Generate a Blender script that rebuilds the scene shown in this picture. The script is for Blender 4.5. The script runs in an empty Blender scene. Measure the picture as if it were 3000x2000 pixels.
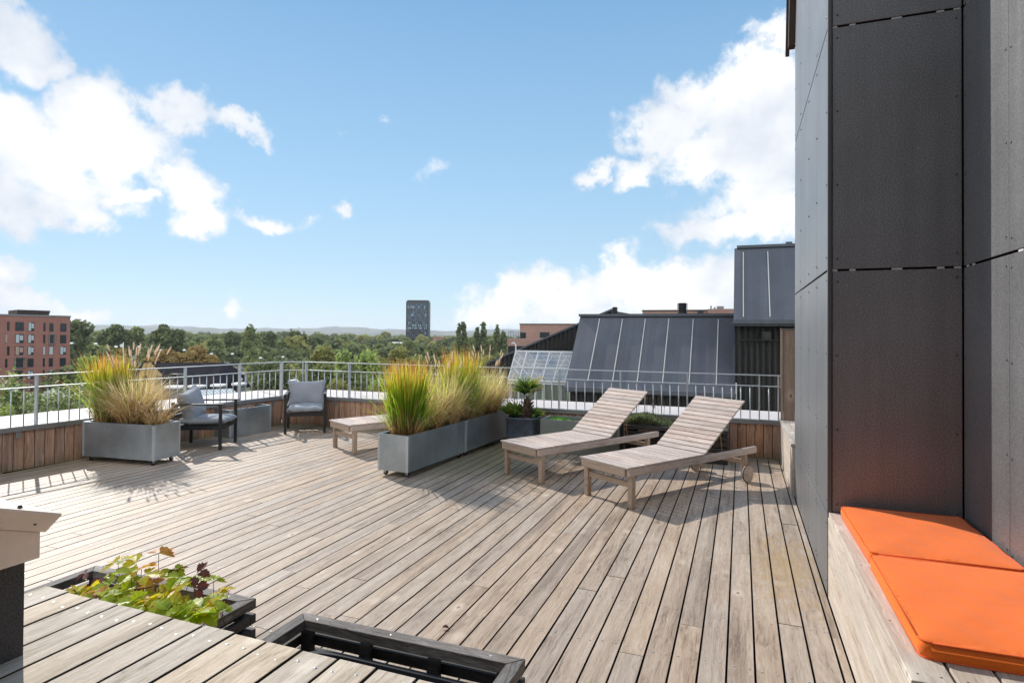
import bpy, math, random
from mathutils import Vector, Matrix
sc = bpy.context.scene
C = sc.collection
rng = random.Random(7)
PI = math.pi
# ---------------------------------------------------------------- camera
FPX, YAW, PITCH, ROLL, CXP, CYP = 1771.85, .36215, .01236, .0070, 1500.0, 951.2
H = 1.5
fw = Vector((-math.sin(YAW)*math.cos(PITCH), math.cos(YAW)*math.cos(PITCH), math.sin(PITCH)))
rt0 = Vector((math.cos(YAW), math.sin(YAW), 0)); up0 = rt0.cross(fw)
rt = rt0*math.cos(ROLL) + up0*math.sin(ROLL); up = -rt0*math.sin(ROLL) + up0*math.cos(ROLL)
CAM = Vector((0, 0, H))
cd = bpy.data.cameras.new('camera'); cam = bpy.data.objects.new('camera', cd); C.objects.link(cam)
cam.matrix_world = Matrix(((rt.x, up.x, -fw.x, 0), (rt.y, up.y, -fw.y, 0), (rt.z, up.z, -fw.z, H), (0, 0, 0, 1)))
cd.sensor_width = 36; cd.lens = FPX/3000*36; cd.shift_y = (CYP-1000)/3000
cd.clip_start = .05; cd.clip_end = 40000
sc.camera = cam

def ray(x, y): return fw + rt*((x-CXP)/FPX) - up*((y-CYP)/FPX)
def at(x, y, dist):                       # point seen at photo coordinates x, y, at a horizontal distance
    d = ray(x, y); return CAM + d*(dist/math.hypot(d.x, d.y))
def onX(x, y, X): d = ray(x, y); return CAM + d*(X/d.x)
def onY(x, y, Y): d = ray(x, y); return CAM + d*(Y/d.y)
def onZ(x, y, Z): d = ray(x, y); return CAM + d*((Z-H)/d.z)

# ---------------------------------------------------------------- light
SUN_AZ, SUN_EL = math.radians(-60), math.radians(36)      # azimuth from +Y towards +X
w = bpy.data.worlds.new('World'); sc.world = w; w.use_nodes = True
nt = w.node_tree; N = nt.nodes; L = nt.links; N.clear()
wo = N.new('ShaderNodeOutputWorld'); bg = N.new('ShaderNodeBackground'); L.new(bg.outputs[0], wo.inputs[0])
SKY_STR = .12
bg.inputs[1].default_value = SKY_STR
sky = N.new('ShaderNodeTexSky'); sky.sky_type = 'NISHITA'; sky.sun_disc = False
sky.sun_elevation = SUN_EL; sky.sun_rotation = SUN_AZ
sky.air_density = 1.0; sky.dust_density = .05; sky.ozone_density = 2.0; sky.altitude = 50
def m_(op, a, b=None, c=None, clamp=False, tree=None):
    t = tree or nt
    n = t.nodes.new('ShaderNodeMath'); n.operation = op; n.use_clamp = clamp
    for i, v in enumerate((a, b, c)):
        if v is None: continue
        if isinstance(v, (int, float)): n.inputs[i].default_value = v
        else: t.links.new(v, n.inputs[i])
    return n.outputs[0]
tc = N.new('ShaderNodeTexCoord'); sep = N.new('ShaderNodeSeparateXYZ'); L.new(tc.outputs['Generated'], sep.inputs[0])
az = m_('ARCTAN2', sep.outputs[0], sep.outputs[1])
el = m_('ARCSINE', sep.outputs[2])
comb = N.new('ShaderNodeCombineXYZ'); L.new(az, comb.inputs[0]); L.new(el, comb.inputs[1])
nz = N.new('ShaderNodeTexNoise'); nz.inputs['Scale'].default_value = 9; nz.inputs['Detail'].default_value = 8; nz.inputs['Roughness'].default_value = .58
L.new(tc.outputs['Generated'], nz.inputs['Vector'])
wsub = N.new('ShaderNodeVectorMath'); wsub.operation = 'MULTIPLY_ADD'   # warp of the cloud outline
L.new(nz.outputs['Color'], wsub.inputs[0]); wsub.inputs[1].default_value = (.17, .15, 0); wsub.inputs[2].default_value = (-.085, -.075, 0)
wadd = N.new('ShaderNodeVectorMath'); wadd.operation = 'ADD'; L.new(comb.outputs[0], wadd.inputs[0]); L.new(wsub.outputs[0], wadd.inputs[1])
def azel(x, y):
    d = ray(x, y).normalized(); return math.atan2(d.x, d.y), math.asin(d.z)
# cumulus: direction, angular radii (given in photo pixels, turned into sky angles), weight
BL = [(15,120,120,105,1),(90,190,90,60,.9),(50,410,210,130,1),(250,330,150,110,1),(330,400,170,120,1),(190,520,170,85,1),(60,600,150,90,1),
      (250,620,130,55,1),(560,345,110,60,.85),(690,375,100,38,.75),(520,550,150,80,1),(560,640,120,65,.95),(360,580,60,35,.8),(790,640,120,36,.8),(970,618,42,34,.7),
      (20,790,110,60,1.1),(40,885,130,50,1.1),(220,905,95,42,1.1),(660,885,50,42,.65),(1100,345,60,28,.36),(1045,392,50,24,.42),(1270,505,90,45,.40),
      (2280,100,90,62,.95),(2200,290,210,120,1),(2010,300,100,90,.9),(1930,400,130,110,.95),(2250,420,220,190,1),(2080,470,170,90,.95),(1720,510,95,30,.75),(1870,535,90,42,.9),(2300,600,280,80,.9),(2200,680,260,62,1),
      (1900,830,260,75,1),(1640,880,280,75,1),(1450,915,180,50,.8),(2060,860,220,90,1),(2330,360,110,200,.9),(1800,950,400,40,.8),(-500,500,420,260,1),(-1400,300,500,300,1),(3600,300,500,300,1),(2300,-700,700,200,.9),(-3000,500,900,300,1)]
# unseen clouds added behind the camera for fill light: azimuth, elevation, radii in degrees
BK_ = [(120,22,45,22,1),(160,35,40,22,1),(-165,18,40,20,1),(-130,40,35,20,1),(170,60,60,16,.9),(100,50,30,18,.9),(-120,12,30,14,1)]
acc = None
HEM = []
for (x, y, rx, ry, wgt) in BL:
    a0, e0 = azel(x, y); k = math.cos(math.atan((x-1500)/FPX))
    ra = rx/FPX*k*k/ max(.3, math.cos(e0)); re = ry/FPX*k
    s = N.new('ShaderNodeVectorMath'); s.operation = 'MULTIPLY_ADD'; L.new(wadd.outputs[0], s.inputs[0])
    s.inputs[1].default_value = (1/ra, 1/re, 0); s.inputs[2].default_value = (-a0/ra, -e0/re, 0)
    ln = N.new('ShaderNodeVectorMath'); ln.operation = 'LENGTH'; L.new(s.outputs[0], ln.inputs[0])
    v = m_('MULTIPLY_ADD', ln.outputs['Value'], -.62*wgt, wgt)      # weight at the middle, .38*weight at the radius
    acc = v if acc is None else m_('SMOOTH_MAX', acc, v, .12)
for (a_d, e_d, ra_d, re_d, wgt) in BK_:
    for wrap in (0, 360 if a_d < 0 else -360):
        a0, e0, ra, re = math.radians(a_d+wrap), math.radians(e_d), math.radians(ra_d), math.radians(re_d)
        s = N.new('ShaderNodeVectorMath'); s.operation = 'MULTIPLY_ADD'; L.new(wadd.outputs[0], s.inputs[0])
        s.inputs[1].default_value = (1/ra, 1/re, 0); s.inputs[2].default_value = (-a0/ra, -e0/re, 0)
        ln = N.new('ShaderNodeVectorMath'); ln.operation = 'LENGTH'; L.new(s.outputs[0], ln.inputs[0])
        acc = m_('SMOOTH_MAX', acc, m_('MULTIPLY_ADD', ln.outputs['Value'], -.62*wgt, wgt), .12)
nz2 = N.new('ShaderNodeTexNoise'); nz2.inputs['Scale'].default_value = 24; nz2.inputs['Detail'].default_value = 9; nz2.inputs['Roughness'].default_value = .62
L.new(tc.outputs['Generated'], nz2.inputs['Vector'])
dens = m_('ADD', acc, m_('MULTIPLY_ADD', nz2.outputs['Fac'], .85, -.425))
mr = N.new('ShaderNodeMapRange'); mr.interpolation_type = 'SMOOTHSTEP'; L.new(dens, mr.inputs[0])
mr.inputs[1].default_value = .26; mr.inputs[2].default_value = .62
sh = N.new('ShaderNodeTexNoise'); sh.inputs['Scale'].default_value = 7; sh.inputs['Detail'].default_value = 5
L.new(tc.outputs['Generated'], sh.inputs['Vector'])
cr = N.new('ShaderNodeValToRGB'); L.new(m_('ADD', m_('MULTIPLY', sh.outputs['Fac'], 1.0), m_('MULTIPLY', dens, .22)), cr.inputs[0])
cr.color_ramp.elements[0].position = .46; cr.color_ramp.elements[0].color = (.66, .72, .81, 1)
cr.color_ramp.elements[1].position = .74; cr.color_ramp.elements[1].color = (1, 1, 1, 1)
CLOUD = 7.0
csc = N.new('ShaderNodeVectorMath'); csc.operation = 'SCALE'; L.new(cr.outputs[0], csc.inputs[0])
# the unseen clouds opposite the sun are boosted to add fill light
dt = N.new('ShaderNodeVectorMath'); dt.operation = 'DOT_PRODUCT'; L.new(tc.outputs['Generated'], dt.inputs[0]); dt.inputs[1].default_value = (math.sin(SUN_AZ), math.cos(SUN_AZ), 0)
fb_ = N.new('ShaderNodeMapRange'); L.new(dt.outputs['Value'], fb_.inputs[0]); fb_.inputs[1].default_value = -.05; fb_.inputs[2].default_value = -.7; fb_.inputs[3].default_value = CLOUD; fb_.inputs[4].default_value = CLOUD*2.5
L.new(fb_.outputs[0], csc.inputs['Scale'])
# clear sky, a little thin veil near the horizon
skc = N.new('ShaderNodeMix'); skc.data_type = 'RGBA'; skc.blend_type = 'MULTIPLY'; skc.inputs[0].default_value = 1
L.new(sky.outputs[0], skc.inputs[6]); skc.inputs[7].default_value = (1.0, 1.0, 1.0, 1)
SKYMUL = skc
grad = N.new('ShaderNodeValToRGB'); L.new(m_('MULTIPLY', el, 1/.65, clamp=True), grad.inputs[0]); ge = grad.color_ramp.elements
GS = [(0, (.53, .71, .86)), (.13, (.46, .67, .85)), (.40, (.34, .58, .82)), (.80, (.20, .42, .70)), (1, (.15, .36, .68))]
while len(ge) < len(GS): ge.new(.5)
for i, (p_, c_) in enumerate(GS): ge[i].position = p_; ge[i].color = (*c_, 1)
gsc = N.new('ShaderNodeVectorMath'); gsc.operation = 'SCALE'; L.new(grad.outputs[0], gsc.inputs[0]); gsc.inputs['Scale'].default_value = 6.6
vm = N.new('ShaderNodeMix'); vm.data_type = 'RGBA'; vm.inputs[0].default_value = .85; L.new(skc.outputs[2], vm.inputs[6]); L.new(gsc.outputs[0], vm.inputs[7])
mx = N.new('ShaderNodeMix'); mx.data_type = 'RGBA'; L.new(mr.outputs[0], mx.inputs[0]); L.new(vm.outputs[2], mx.inputs[6]); L.new(csc.outputs[0], mx.inputs[7])
L.new(mx.outputs[2], bg.inputs[0])

sd = bpy.data.lights.new('sun', 'SUN'); sun = bpy.data.objects.new('sun', sd); C.objects.link(sun)
sd.energy = 3.7; sd.angle = math.radians(.55); sd.color = (1, .95, .87)
sv = Vector((math.sin(SUN_AZ)*math.cos(SUN_EL), math.cos(SUN_AZ)*math.cos(SUN_EL), math.sin(SUN_EL)))
sun.rotation_euler = sv.to_track_quat('Z', 'Y').to_euler()
sc.view_settings.view_transform = 'Standard'; sc.view_settings.look = 'None'
sc.view_settings.exposure = .42; sc.view_settings.gamma = 1
try:
    sc.cycles.max_bounces = 8; sc.cycles.transparent_max_bounces = 8; sc.cycles.volume_bounces = 0
    w.cycles.sampling_method = 'MANUAL'; w.cycles.sample_map_resolution = 512
except Exception: pass

# ---------------------------------------------------------------- helpers
class MB:
    """collects shapes into one mesh"""
    def __init__(s): s.v = []; s.f = []; s.m = []; s.uv = []
    def face(s, pts, mi=0, uv=None):
        b = len(s.v); s.v += [tuple(p) for p in pts]; s.f.append(tuple(range(b, b+len(pts)))); s.m.append(mi); s.uv.append(uv)
    def box(s, c, d, mi=0, M=None, taper=1, side=None):
        x, y, z = d[0]/2, d[1]/2, d[2]/2
        P = [(-x, -y, -z), (x, -y, -z), (x, y, -z), (-x, y, -z), (-x*taper, -y*taper, z), (x*taper, -y*taper, z), (x*taper, y*taper, z), (-x*taper, y*taper, z)]
        b = len(s.v)
        for p in P:
            q = Vector(p)
            if M is not None: q = M @ q
            s.v.append((q.x+c[0], q.y+c[1], q.z+c[2]))
        for fi, f in enumerate(((0, 3, 2, 1), (4, 5, 6, 7), (0, 1, 5, 4), (1, 2, 6, 5), (2, 3, 7, 6), (3, 0, 4, 7))):
            s.f.append(tuple(b+i for i in f)); s.m.append(side if (side is not None and fi in (2, 3, 4, 5)) else mi); s.uv.append(None)
    def bar(s, a, b, wd, hd, mi=0, upv=(0, 0, 1)):
        a, b = Vector(a), Vector(b); d = b-a; ln = d.length; d.normalize()
        u = Vector(upv); x = d.cross(u)
        if x.length < 1e-4: x = Vector((1, 0, 0))
        x.normalize(); z = x.cross(d)
        M = Matrix((x, d, z)).transposed()
        s.box((a+b)/2, (wd, ln, hd), mi, M)
    def tube(s, pts, r, n=8, mi=0, cap=True):
        pts = [Vector(p) for p in pts]; rr = r if isinstance(r, (list, tuple)) else [r]*len(pts)
        b = len(s.v); px = None
        for i, p in enumerate(pts):
            t = (pts[min(i+1, len(pts)-1)]-pts[max(i-1, 0)]).normalized()
            if px is None: px = t.orthogonal().normalized()
            px = (px - t*px.dot(t)).normalized(); py = t.cross(px)
            for k in range(n):
                a = 2*PI*k/n; q = p+px*math.cos(a)*rr[i]+py*math.sin(a)*rr[i]; s.v.append(tuple(q))
        for i in range(len(pts)-1):
            for k in range(n):
                s.f.append((b+i*n+k, b+i*n+(k+1) % n, b+(i+1)*n+(k+1) % n, b+(i+1)*n+k)); s.m.append(mi); s.uv.append(None)
        if cap:
            s.f.append(tuple(b+k for k in reversed(range(n)))); s.m.append(mi); s.uv.append(None)
            s.f.append(tuple(b+(len(pts)-1)*n+k for k in range(n))); s.m.append(mi); s.uv.append(None)
    def prism(s, poly, off, mi=0):      # polygon (3D points) pushed along off
        o = Vector(off); n = len(poly); b = len(s.v)
        s.v += [tuple(Vector(p)) for p in poly] + [tuple(Vector(p)+o) for p in poly]
        s.f.append(tuple(b+i for i in range(n))); s.m.append(mi); s.uv.append(None)
        s.f.append(tuple(b+n+i for i in reversed(range(n)))); s.m.append(mi); s.uv.append(None)
        for i in range(n):
            j = (i+1) % n; s.f.append((b+i, b+n+i, b+n+j, b+j)); s.m.append(mi); s.uv.append(None)
    def dome(s, c, r, nrm, mi=0, n=6, h=.5):
        nrm = Vector(nrm).normalized(); x = nrm.orthogonal().normalized(); y = nrm.cross(x); c = Vector(c)
        b = len(s.v)
        for k in range(n):
            a = 2*PI*k/n; s.v.append(tuple(c+(x*math.cos(a)+y*math.sin(a))*r))
        for k in range(n):
            a = 2*PI*k/n; s.v.append(tuple(c+(x*math.cos(a)+y*math.sin(a))*r*.6+nrm*r*h))
        for k in range(n):
            j = (k+1) % n; s.f.append((b+k, b+j, b+n+j, b+n+k)); s.m.append(mi); s.uv.append(None)
        s.f.append(tuple(b+n+k for k in range(n))); s.m.append(mi); s.uv.append(None)
    def mesh(s, name, mats, smooth=False):
        me = bpy.data.meshes.new(name); me.from_pydata(s.v, [], s.f)
        for m in (mats if isinstance(mats, (list, tuple)) else [mats]): me.materials.append(m)
        me.polygons.foreach_set('material_index', s.m)
        if smooth: me.polygons.foreach_set('use_smooth', [True]*len(s.f))
        if any(u is not None for u in s.uv):
            ul = me.uv_layers.new(name='UVMap'); k = 0
            for u, f in zip(s.uv, s.f):
                for i in range(len(f)):
                    ul.data[k].uv = u[i] if u else (0, 0); k += 1
        me.update(); return me
    def obj(s, name, mats, parent=None, smooth=False, bevel=0, seg=2):
        o = bpy.data.objects.new(name, s.mesh(name, mats, smooth)); C.objects.link(o)
        if parent: o.parent = parent
        if bevel:
            b = o.modifiers.new('bevel', 'BEVEL'); b.width = bevel; b.segments = seg; b.limit_method = 'ANGLE'; b.angle_limit = .6; b.harden_normals = False
        return o
def thing(name, label, cat, loc=(0, 0, 0), rz=0, group=None):
    o = bpy.data.objects.new(name, None); C.objects.link(o); o.location = loc; o.rotation_euler = (0, 0, rz)
    o.empty_display_size = .1
    o['label'] = label; o['category'] = cat
    if group: o['group'] = group
    return o
def tag(o, label=None, cat=None, group=None, kind=None):
    if label: o['label'] = label
    if cat: o['category'] = cat
    if group: o['group'] = group
    if kind: o['kind'] = kind
    return o
KIDS = {}
def dup(root, loc, rz, label, scale=None):
    r = root.copy(); C.objects.link(r); r.location = loc; r.rotation_euler = (0, 0, rz); r['label'] = label
    if scale: r.scale = scale
    for ch in [o for o in C.objects if o.parent == root]:
        c = ch.copy(); C.objects.link(c); c.parent = r
        for g in [o for o in C.objects if o.parent == ch]:
            d = g.copy(); C.objects.link(d); d.parent = c
    return r

def xz_box(mb, x0, x1, y0, y1, z0, z1, mi=0): mb.box(((x0+x1)/2, (y0+y1)/2, (z0+z1)/2), (x1-x0, y1-y0, z1-z0), mi)
# ---------------------------------------------------------------- materials
def newmat(name):
    m = bpy.data.materials.new(name); m.use_nodes = True; t = m.node_tree; p = t.nodes['Principled BSDF']
    return m, t, p
def nd(t, typ, **kw):
    n = t.nodes.new(typ)
    for k, v in kw.items(): setattr(n, k, v)
    return n
def ramp(t, fac, stops):
    r = t.nodes.new('ShaderNodeValToRGB'); t.links.new(fac, r.inputs[0]); e = r.color_ramp.elements
    while len(e) < len(stops): e.new(.5)
    for i, (p, c) in enumerate(stops): e[i].position = p; e[i].color = (c[0], c[1], c[2], 1)
    return r.outputs[0]
def noise(t, vec, scale, detail=4, rough=.5, dist=0):
    n = t.nodes.new('ShaderNodeTexNoise'); n.inputs['Scale'].default_value = scale; n.inputs['Detail'].default_value = detail
    n.inputs['Roughness'].default_value = rough; n.inputs['Distortion'].default_value = dist
    if vec is not None: t.links.new(vec, n.inputs['Vector'])
    return n.outputs['Fac']
def mixc(t, f, a, b, mode='MIX'):
    n = t.nodes.new('ShaderNodeMix'); n.data_type = 'RGBA'; n.blend_type = mode
    for i, v in ((0, f), (6, a), (7, b)):
        if isinstance(v, (int, float)): n.inputs[i].default_value = v
        elif isinstance(v, tuple): n.inputs[i].default_value = (*v[:3], 1)
        else: t.links.new(v, n.inputs[i])
    return n.outputs[2]
def bump(t, p, h, strength=.3, dist=.01):
    b = t.nodes.new('ShaderNodeBump'); b.inputs['Strength'].default_value = strength; b.inputs['Distance'].default_value = dist
    t.links.new(h, b.inputs['Height']); t.links.new(b.outputs[0], p.inputs['Normal'])
def simple(name, col, rough=.6, metal=0, var=.0, vs=5, bmp=0, bs=60, spec=.5):
    m, t, p = newmat(name); p.inputs['Roughness'].default_value = rough; p.inputs['Metallic'].default_value = metal
    p.inputs['Specular IOR Level'].default_value = spec
    tcn = nd(t, 'ShaderNodeTexCoord')
    if var:
        f = noise(t, tcn.outputs['Object'], vs, 5, .6)
        c = ramp(t, f, [(.3, tuple(x*(1-var) for x in col)), (.7, tuple(min(1, x*(1+var)) for x in col))])
        t.links.new(c, p.inputs['Base Color'])
    else: p.inputs['Base Color'].default_value = (*col, 1)
    if bmp: bump(t, p, noise(t, tcn.outputs['Object'], bs, 3), bmp, .004)
    return m
def wood(name, stops, axis=1, grain=34, knots=.8, bumpv=.35, tint=.16, rough=.8, kcol=(.10, .06, .035), moss=None, coord='Object', kd=1.0, streak=.5):
    """weathered board: stretched grain along axis, knots, tint per board"""
    m, t, p = newmat(name); p.inputs['Roughness'].default_value = rough; p.inputs['Specular IOR Level'].default_value = .3
    tcn = nd(t, 'ShaderNodeTexCoord'); geo = nd(t, 'ShaderNodeNewGeometry')
    rv = nd(t, 'ShaderNodeVectorMath', operation='SCALE'); rv.inputs[0].default_value = (37.1, 51.7, 29.3); t.links.new(geo.outputs['Random Per Island'], rv.inputs['Scale'])
    ad = nd(t, 'ShaderNodeVectorMath', operation='ADD'); t.links.new(tcn.outputs[coord], ad.inputs[0]); t.links.new(rv.outputs[0], ad.inputs[1])
    sc1 = [1, 1, 1]; sc1[axis] = .045
    mp = nd(t, 'ShaderNodeVectorMath', operation='MULTIPLY'); t.links.new(ad.outputs[0], mp.inputs[0]); mp.inputs[1].default_value = sc1
    sc2 = [1, 1, 1]; sc2[axis] = .33
    mk = nd(t, 'ShaderNodeVectorMath', operation='MULTIPLY'); t.links.new(ad.outputs[0], mk.inputs[0]); mk.inputs[1].default_value = sc2
    wv = noise(t, mk.outputs[0], 7, 3, .5)               # waviness round knots
    wof = nd(t, 'ShaderNodeCombineXYZ'); q = m_('MULTIPLY_ADD', wv, .10, -.05, tree=t)
    for i in range(3):
        if i != axis: t.links.new(q, wof.inputs[i])
    mp2 = nd(t, 'ShaderNodeVectorMath', operation='ADD'); t.links.new(mp.outputs[0], mp2.inputs[0]); t.links.new(wof.outputs[0], mp2.inputs[1])
    g1 = noise(t, mp2.outputs[0], grain, 8, .72); g2 = noise(t, mp2.outputs[0], grain*4, 4, .7); g3 = noise(t, mk.outputs[0], 4.5, 4, .6)
    f = m_('ADD', m_('MULTIPLY', g1, .55, tree=t), m_('ADD', m_('MULTIPLY', g2, .2, tree=t), m_('MULTIPLY', g3, .25, tree=t), tree=t), tree=t)
    c = ramp(t, f, stops)
    # per board tint
    rn = nd(t, 'ShaderNodeTexWhiteNoise', noise_dimensions='1D'); t.links.new(geo.outputs['Random Per Island'], rn.inputs['W'])
    tv = m_('MULTIPLY_ADD', rn.outputs['Value'], 2*tint, 1-tint, tree=t)
    hs = nd(t, 'ShaderNodeHueSaturation'); t.links.new(c, hs.inputs['Color']); t.links.new(tv, hs.inputs['Value'])
    t.links.new(m_('MULTIPLY_ADD', rn.outputs['Value'], .3, .8, tree=t), hs.inputs['Saturation'])
    c = hs.outputs[0]
    if knots:
        sc3 = [1, 1, 1]; sc3[axis] = .62
        mk3 = nd(t, 'ShaderNodeVectorMath', operation='MULTIPLY'); t.links.new(ad.outputs[0], mk3.inputs[0]); mk3.inputs[1].default_value = sc3
        vo = nd(t, 'ShaderNodeTexVoronoi'); t.links.new(mk3.outputs[0], vo.inputs['Vector']); vo.inputs['Scale'].default_value = 5.2*kd
        k = nd(t, 'ShaderNodeMapRange'); t.links.new(vo.outputs['Distance'], k.inputs[0]); k.inputs[1].default_value = .035; k.inputs[2].default_value = .075; k.inputs[3].default_value = knots; k.inputs[4].default_value = 0
        lt = nd(t, 'ShaderNodeMapRange'); t.links.new(vo.outputs['Distance'], lt.inputs[0]); lt.inputs[1].default_value = .07; lt.inputs[2].default_value = .22; lt.inputs[3].default_value = .5; lt.inputs[4].default_value = 0
        pick = m_('GREATER_THAN', nd_sep(t, vo.outputs['Color']), .35, tree=t)
        c = mixc(t, m_('MULTIPLY', lt.outputs[0], pick, tree=t), c, tuple(min(1, x*1.35) for x in stops[-1][1]))
        c = mixc(t, m_('MULTIPLY', k.outputs[0], pick, tree=t), c, kcol)
    if streak:
        s1 = noise(t, mp.outputs[0], 9, 3, .5)
        c = mixc(t, m_('MULTIPLY', ms(t, s1, .56, .74), streak, tree=t), c, tuple(x*.75 for x in stops[0][1]))
    if moss:
        c = moss(t, tcn, c)
    t.links.new(c, p.inputs['Base Color'])
    bump(t, p, m_('ADD', g1, m_('MULTIPLY', g2, .6, tree=t), tree=t), bumpv, .004)
    return m
def nd_sep(t, col):
    s = nd(t, 'ShaderNodeSeparateColor'); t.links.new(col, s.inputs[0]); return s.outputs[0]
def ms(t, v, a, b):
    n = nd(t, 'ShaderNodeMapRange'); t.links.new(v, n.inputs[0]); n.inputs[1].default_value = a; n.inputs[2].default_value = b; return n.outputs[0]

def deck_moss(t, tcn, c):
    # green algae where the boards stay damp: beside the parapet and round the long planter, plus ochre stains
    se = nd(t, 'ShaderNodeSeparateXYZ'); t.links.new(tcn.outputs['Object'], se.inputs[0])
    n1 = noise(t, tcn.outputs['Object'], 1.3, 5, .6)
    a = ms(t, m_('ADD', se.outputs[0], m_('MULTIPLY', n1, .8, tree=t), tree=t), -6.1, -7.1)
    b = ms(t, m_('ADD', se.outputs[1], m_('MULTIPLY', n1, .8, tree=t), tree=t), 7.6, 8.4)
    dx = m_('ABSOLUTE', m_('ADD', se.outputs[0], 2.75, tree=t), tree=t); dy = m_('ABSOLUTE', m_('ADD', se.outputs[1], -6.7, tree=t), tree=t)
    g = ms(t, m_('ADD', m_('MAXIMUM', m_('MULTIPLY', dx, 1.6, tree=t), dy, tree=t), m_('MULTIPLY', n1, .9, tree=t), tree=t), 1.75, .9)
    f = m_('MULTIPLY', m_('MAXIMUM', m_('MAXIMUM', a, b, tree=t), g, tree=t), .62, tree=t)
    c = mixc(t, f, c, (.115, .125, .05))
    dv = nd(t, 'ShaderNodeVectorMath', operation='SUBTRACT'); t.links.new(tcn.outputs['Object'], dv.inputs[0]); dv.inputs[1].default_value = (.28, 4.3, 0)
    dm = nd(t, 'ShaderNodeVectorMath', operation='MULTIPLY'); t.links.new(dv.outputs[0], dm.inputs[0]); dm.inputs[1].default_value = (1, .35, 0)
    le = nd(t, 'ShaderNodeVectorMath', operation='LENGTH'); t.links.new(dm.outputs[0], le.inputs[0])
    n2 = noise(t, tcn.outputs['Object'], 9, 5, .65)
    g2 = ms(t, m_('ADD', le.outputs['Value'], m_('MULTIPLY', n2, .7, tree=t), tree=t), .62, .38)
    return mixc(t, m_('MULTIPLY', g2, .55, tree=t), c, (.36, .22, .07))
def bench_moss(t, tcn, c):
    dv = nd(t, 'ShaderNodeVectorMath', operation='SUBTRACT'); t.links.new(tcn.outputs['Object'], dv.inputs[0]); dv.inputs[1].default_value = (-2.15, .98, .48)
    le = nd(t, 'ShaderNodeVectorMath', operation='LENGTH'); t.links.new(dv.outputs[0], le.inputs[0])
    n2 = noise(t, tcn.outputs['Object'], 5, 4, .6)
    f = ms(t, m_('ADD', le.outputs['Value'], m_('MULTIPLY', n2, .3, tree=t), tree=t), .42, .2)
    return mixc(t, m_('MULTIPLY', f, .75, tree=t), c, (.11, .12, .035))
def wall_moss(t, tcn, c):
    se = nd(t, 'ShaderNodeSeparateXYZ'); t.links.new(tcn.outputs['Object'], se.inputs[0])
    n1 = noise(t, tcn.outputs['Object'], 3, 4, .6)
    f = ms(t, m_('ADD', se.outputs[2], m_('MULTIPLY', n1, .22, tree=t), tree=t), .22, .06)
    return mixc(t, m_('MULTIPLY', f, .7, tree=t), c, (.10, .11, .045))

WS = [(.36, (.18, .125, .088)), (.45, (.355, .265, .195)), (.54, (.44, .345, .262)), (.66, (.54, .44, .35))]
M = {}
M['deck'] = wood('deck_wood', WS, 1, 30, .75, .4, .05, moss=deck_moss, streak=.55, rough=.55)
M['bench'] = wood('bench_wood', [(.35, (.24, .175, .115)), (.44, (.48, .39, .29)), (.54, (.62, .52, .41)), (.66, (.75, .65, .54))], 1, 42, .8, .5, .08, moss=bench_moss, streak=.5)
M['seatwood_y'] = wood('seat_bench_wood', [(.36, (.27, .205, .16)), (.45, (.43, .36, .295)), (.55, (.52, .45, .38)), (.68, (.62, .55, .475))], 1, 26, .85, .4, .07, kd=.8, streak=.35)
M['redwood_z'] = wood('parapet_wood', [(.36, (.15, .075, .048)), (.47, (.35, .20, .13)), (.56, (.46, .285, .20)), (.68, (.58, .39, .29))], 2, 24, .8, .3, .16, moss=wall_moss, kd=.8, streak=.4)
M['screen_z'] = wood('screen_wood', [(.3, (.20, .12, .085)), (.5, (.36, .25, .18)), (.72, (.48, .36, .28))], 2, 24, .85, .3, .14, kd=.7, streak=.4)
TK = [(.35, (.23, .155, .12)), (.44, (.44, .345, .295)), (.55, (.57, .475, .42)), (.68, (.68, .595, .54))]
M['teak_x'] = wood('teak_weathered', TK, 0, 40, 0, .3, .10, streak=.5)
M['teak_y'] = wood('teak_frame', [(.28, (.26, .17, .11)), (.5, (.44, .31, .215)), (.75, (.56, .43, .33))], 1, 40, 0, .3, .08, streak=.3)
BK = [(.3, (.018, .016, .015)), (.5, (.045, .040, .038)), (.62, (.085, .077, .072)), (.75, (.17, .155, .145))]
M['crate_x'] = wood('weathered_crate_top', [(.36, (.05, .043, .038)), (.46, (.12, .105, .095)), (.56, (.23, .205, .19)), (.68, (.42, .39, .36))], 0, 44, 0, .7, .2, rough=.7, streak=.8)
M['crate_y'] = wood('weathered_crate_top_across', [(.36, (.05, .043, .038)), (.46, (.12, .105, .095)), (.56, (.23, .205, .19)), (.68, (.42, .39, .36))], 1, 44, 0, .7, .2, rough=.7, streak=.8)
M['black_x'] = wood('black_stained_wood', BK, 0, 44, 0, .6, .15, rough=.6, streak=.5)
M['black_y'] = wood('black_stained_wood_across', BK, 1, 44, 0, .6, .15, rough=.6, streak=.5)
def metal_mat(name, col, rough, metal, brushed=None, var=.1):
    m, t, p = newmat(name); p.inputs['Metallic'].default_value = metal
    tcn = nd(t, 'ShaderNodeTexCoord'); n1 = noise(t, tcn.outputs['Object'], 2.5, 5, .6); n2 = noise(t, tcn.outputs['Object'], 45, 3, .6)
    f = m_('ADD', m_('MULTIPLY', n1, .8, tree=t), m_('MULTIPLY', n2, .2, tree=t), tree=t)
    t.links.new(ramp(t, f, [(.35, tuple(x*(1-var) for x in col)), (.65, tuple(x*(1+var) for x in col))]), p.inputs['Base Color'])
    t.links.new(m_('MULTIPLY_ADD', n1, .25, rough-.12, tree=t), p.inputs['Roughness'])
    bump(t, p, n1, .05, .01)
    return m
M['galv'] = metal_mat('galvanised_steel', (.40, .46, .50), .33, .8, var=.20)
M['zinc'] = metal_mat('zinc_rail', (.50, .53, .55), .42, .6, var=.1)
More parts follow.
